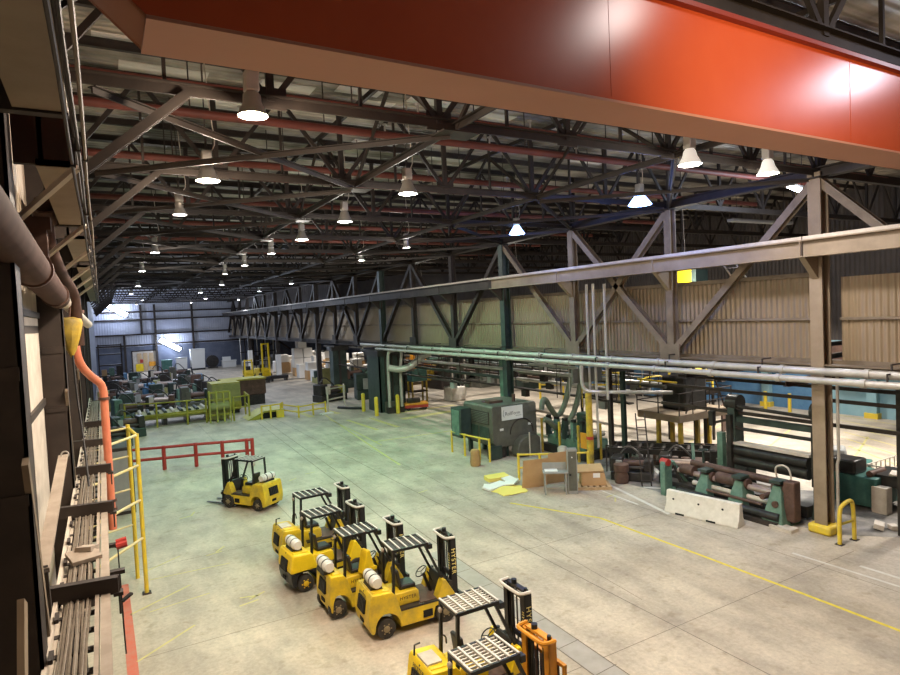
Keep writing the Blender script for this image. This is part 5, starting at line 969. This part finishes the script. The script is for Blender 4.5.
for q in range(3): tag(MB().mm((-.3+q*.85, 90.2, 1.94), (.3+q*.85, 91.1, 2.7+.2*q)).build('crate', [CARD, GRN, STEEL][q], bevel=.03), ['cardboard crate on the tall dark rack', 'green crate on the tall dark rack', 'dark crate on the tall dark rack'][q], 'crate')
# goods along the far wall
def bin_(label, x, y, sx, sy, h, m_, lid=None):
    t = thing('waste_bin', label, 'bin', (x, y, 0)); MB().prism([(-sx/2+.1, .15), (sx/2-.1, .15), (sx/2, h), (-sx/2, h)], -sy/2, sy/2, 'y').build('body', m_, t, bevel=.06); MB().box((0, 0, h+.05), (sx+.1, sy+.1, .12)).build('lid', lid or m_, t, bevel=.03); MB().tube((-sx/2+.1, -sy/2, .15), (sx/2-.1, -sy/2, .15), .14, 8).build('wheel', BLK, t)
bin_('teal bin by the far wall right of the door', 9.6, 117.5, 1.7, 1.4, 2.0, TEAL); bin_('white bin by the far wall next to the teal bin', 12.0, 117.5, 1.8, 1.4, 2.2, WHT, GRY); bin_('tall white cabinet bin by the far wall under the glaring streak', 14.6, 117, 2.4, 1.8, 3.6, WHT, WHT)
tag(MB().lathe([(0, 0), (1.1, .05), (1.1, .7), (0, .75)], (17.2, 117.6, 1.25), 18, 'y').box((17.2, 117.9, .12), (1.6, 1.0, .24)).build('cable_drum', BLKM), 'dark round drum by the far wall beside the tall white bin', 'drum')
t = thing('packing_table', 'white packing table with boxes by the far wall', 'table', (18.6, 116.4, 0)); MB().mm((0, 0, 1.1), (2.6, 1.2, 1.25)).build('table_top', WHT, t); MB().mm((.1, .1, 0), (2.5, 1.1, 1.1)).build('cabinet', WHT, t, bevel=.03); MB().mm((.2, .2, 1.25), (1.6, .9, 1.9)).build('hood', PAPER, t)
t = thing('pipe_rack', 'tall rack of upright pipes by the far wall right of the packing table', 'rack', (22.2, 117.5, 0))
for q in range(9): MB().tube((q*.75, 0, 0), (q*.75, 0, 6.2+.3*(q % 3)), .1, 6).build('upright_pipe', STEEL if q % 2 else PIPEW, t)
for z in (2.4, 5.4): MB().mm((-.1, -.1, z), (6.2, .1, z+.18)).build('cross_bar', STEEL, t)
for q in range(6): tag(MB().box((22.4+q*1.05, 115.6, .5+.2*(q % 3)), (.8, .8, 1+.4*(q % 3)), .1*q).build('crate', [PAPER, CARD, STEEL, WHT, PALE, GRY][q], bevel=.03), f'{["white", "tan", "dark", "pale white", "dusty", "grey"][q]} crate in front of the upright pipe rack by the far wall', 'crate')
t = thing('cross_brace_frame', 'crossed dark brace between two columns at the far end', 'brace', (24.5, 118, 0)); MB().bar((0, 0, 1), (9, 0, 8), .3, .3).bar((0, .3, 8), (9, .3, 1), .3, .3).builds('brace_bar', STEEL, t); MB().mm((-.2, -.2, 0), (.2, .2, 9)).build('post', STEEL, t); MB().mm((8.8, -.2, 0), (9.2, .2, 9)).build('post', STEEL, t)
# far lift trucks and pallets of boxes
def lift_truck(label, x, y, rz, c_, mh):
    t = thing('lift_truck', label, 'forklift', (x, y, 0), rz)
    MB().prism([(-1.6, .3), (.9, .3), (1.0, .8), (.3, 1.0), (.1, 1.5), (-1.4, 1.5), (-1.7, .9)], -.75, .75, 'y').build('body', c_, t, bevel=.08)
    for s in (-1, 1):
        wheel(t, -1.1, s*.6, .4, .3, HUB, s); wheel(t, .7, s*.65, .45, .3, HUB, s); MB().bar((-.9, s*.6, 1.4), (-.7, s*.6, 2.5), .08, .08).bar((.6, s*.6, 1.0), (.2, s*.6, 2.5), .08, .08).build('guard_leg', BLK, t)
        MB().bar((1.15, s*.5, .15), (1.0, s*.45, mh), .16, .2).build('mast_rail', c_, t); MB().mm((1.3, s*.35-.08, .08), (2.9, s*.35+.08, .16)).build('fork', BLK, t)
    MB().mm((-.9, -.65, 2.5), (.3, .65, 2.6)).build('guard_roof', BLK, t); MB().box((-.5, 0, 1.75), (.6, .6, .5)).build('seat', BLK, t, bevel=.05); MB().bar((1.05, -.5, mh-.1), (1.05, .5, mh-.1), .14, .16).bar((1.12, -.5, 1.3), (1.12, .5, 1.3), .12, .2).build('cross_member', c_, t)
    return t
lift_truck('far yellow lift truck facing the camera, left of two', 17.0, 85.5, R(-100), YELC, 3.0); lift_truck('far yellow lift truck with a tall mast beside the white-footed column', 19.4, 87.5, R(-80), YELC, 5.0)
for i, (x, y) in enumerate(((17.6, 81.2), (20.2, 82.2))):
    t = thing('skid_platform', ['black low platform on the floor before the yellow lift trucks, left', 'black low platform on the floor before the yellow lift trucks, right'][i], 'platform', (x, y, 0)); MB().mm((-1.2, -.6, .35), (1.2, .6, .75)).build('deck', BLK, t, bevel=.03); MB().mm((-1.1, -.5, 0), (-.8, .5, .35)).mm((.8, -.5, 0), (1.1, .5, .35)).builds('skid', BLKM, t)
rnd = random.Random(31); n = 0
for q in range(34):
    x = 22.8+(q % 5)*1.8+rnd.random()*.2; y = 75+(q//5)*3.2+rnd.random()*1.4
    if 85 < y < 88 and x < 26.5: continue
    hh = 1.3+rnd.random()*.8; m_, nm = [(PAPER, 'white'), (CARD, 'tan'), (WHT, 'pale'), (WOOD, 'wooden')][q % 4]
    tag(MB().mm((x, y, .12), (x+1.5, y+1.3, hh)).build('packed_crate', m_, bevel=.04), f'{nm} packed crate on the floor among the stacks at the far right end', 'crate', f'{nm} crates at the far right end')
    if q % 2: tag(MB().mm((x+.1, y+.05, hh), (x+1.4, y+1.2, hh+1.1)).build('packed_crate', PAPER if q % 4 == 1 else WHT, bevel=.04), f'{"white" if q % 4 == 1 else "pale"} crate stacked on top of another at the far right end', 'crate', f'{"white" if q % 4 == 1 else "pale"} upper crates at the far right end')
for q, (x, z) in enumerate(((23.6, 1.2), (25.0, 1.2), (23.6, 2.6), (25.0, 2.6), (24.2, 4.0))):
    tag(MB().mm((x, 86.5, z), (x+1.3, 87.8, z+1.35)).build('white_bale', PAPER, bevel=.06), ['lower left white bale in the tall stack at the far end', 'lower right white bale in the tall stack at the far end', 'middle left white bale in the tall stack at the far end', 'middle right white bale in the tall stack at the far end', 'topmost white bale of the tall stack at the far end'][q], 'bale')
for q, x in enumerate((23.6, 25.0)): tag(MB().mm((x, 86.5, 0), (x+1.3, 87.8, 1.2)).build('packed_crate', CARD, bevel=.04), ['tan crate under the left of the white bale stack', 'tan crate under the right of the white bale stack'][q], 'crate')
t = thing('wall_stay', 'pale grey strap running along the left columns above the cable tray', 'strap', (-.66, 7.3, 5.62)); MB().bar((0, 0, 0), (0, 4.4, .36), .05, .13, (1, 0, 0)).build('strap', TRAYM, t); MB().bar((0, 0, .02), (-.03, .5, -.62), .08, .10, (1, 0, 0)).build('strap_leg', STEEL, t); MB().torus((0.03, 4.3, .40), .05, .012, Matrix.Rotation(R(80), 3, 'X'), 14, 5).build('shackle', SILV, t)
t = thing('column_stay', 'dusty brown stay plate at the foot of the nearest left column', 'plate', (-.70, 5.35, 4.55)); MB().bar((0, 0, 0), (0, .75, 1.25), .22, .05, (1, 0, 0)).build('stay_plate', TAN, t); MB().bar((.03, -.2, .1), (.03, .35, .55), .12, .03, (1, 0, 0)).build('splice', BROWN, t)
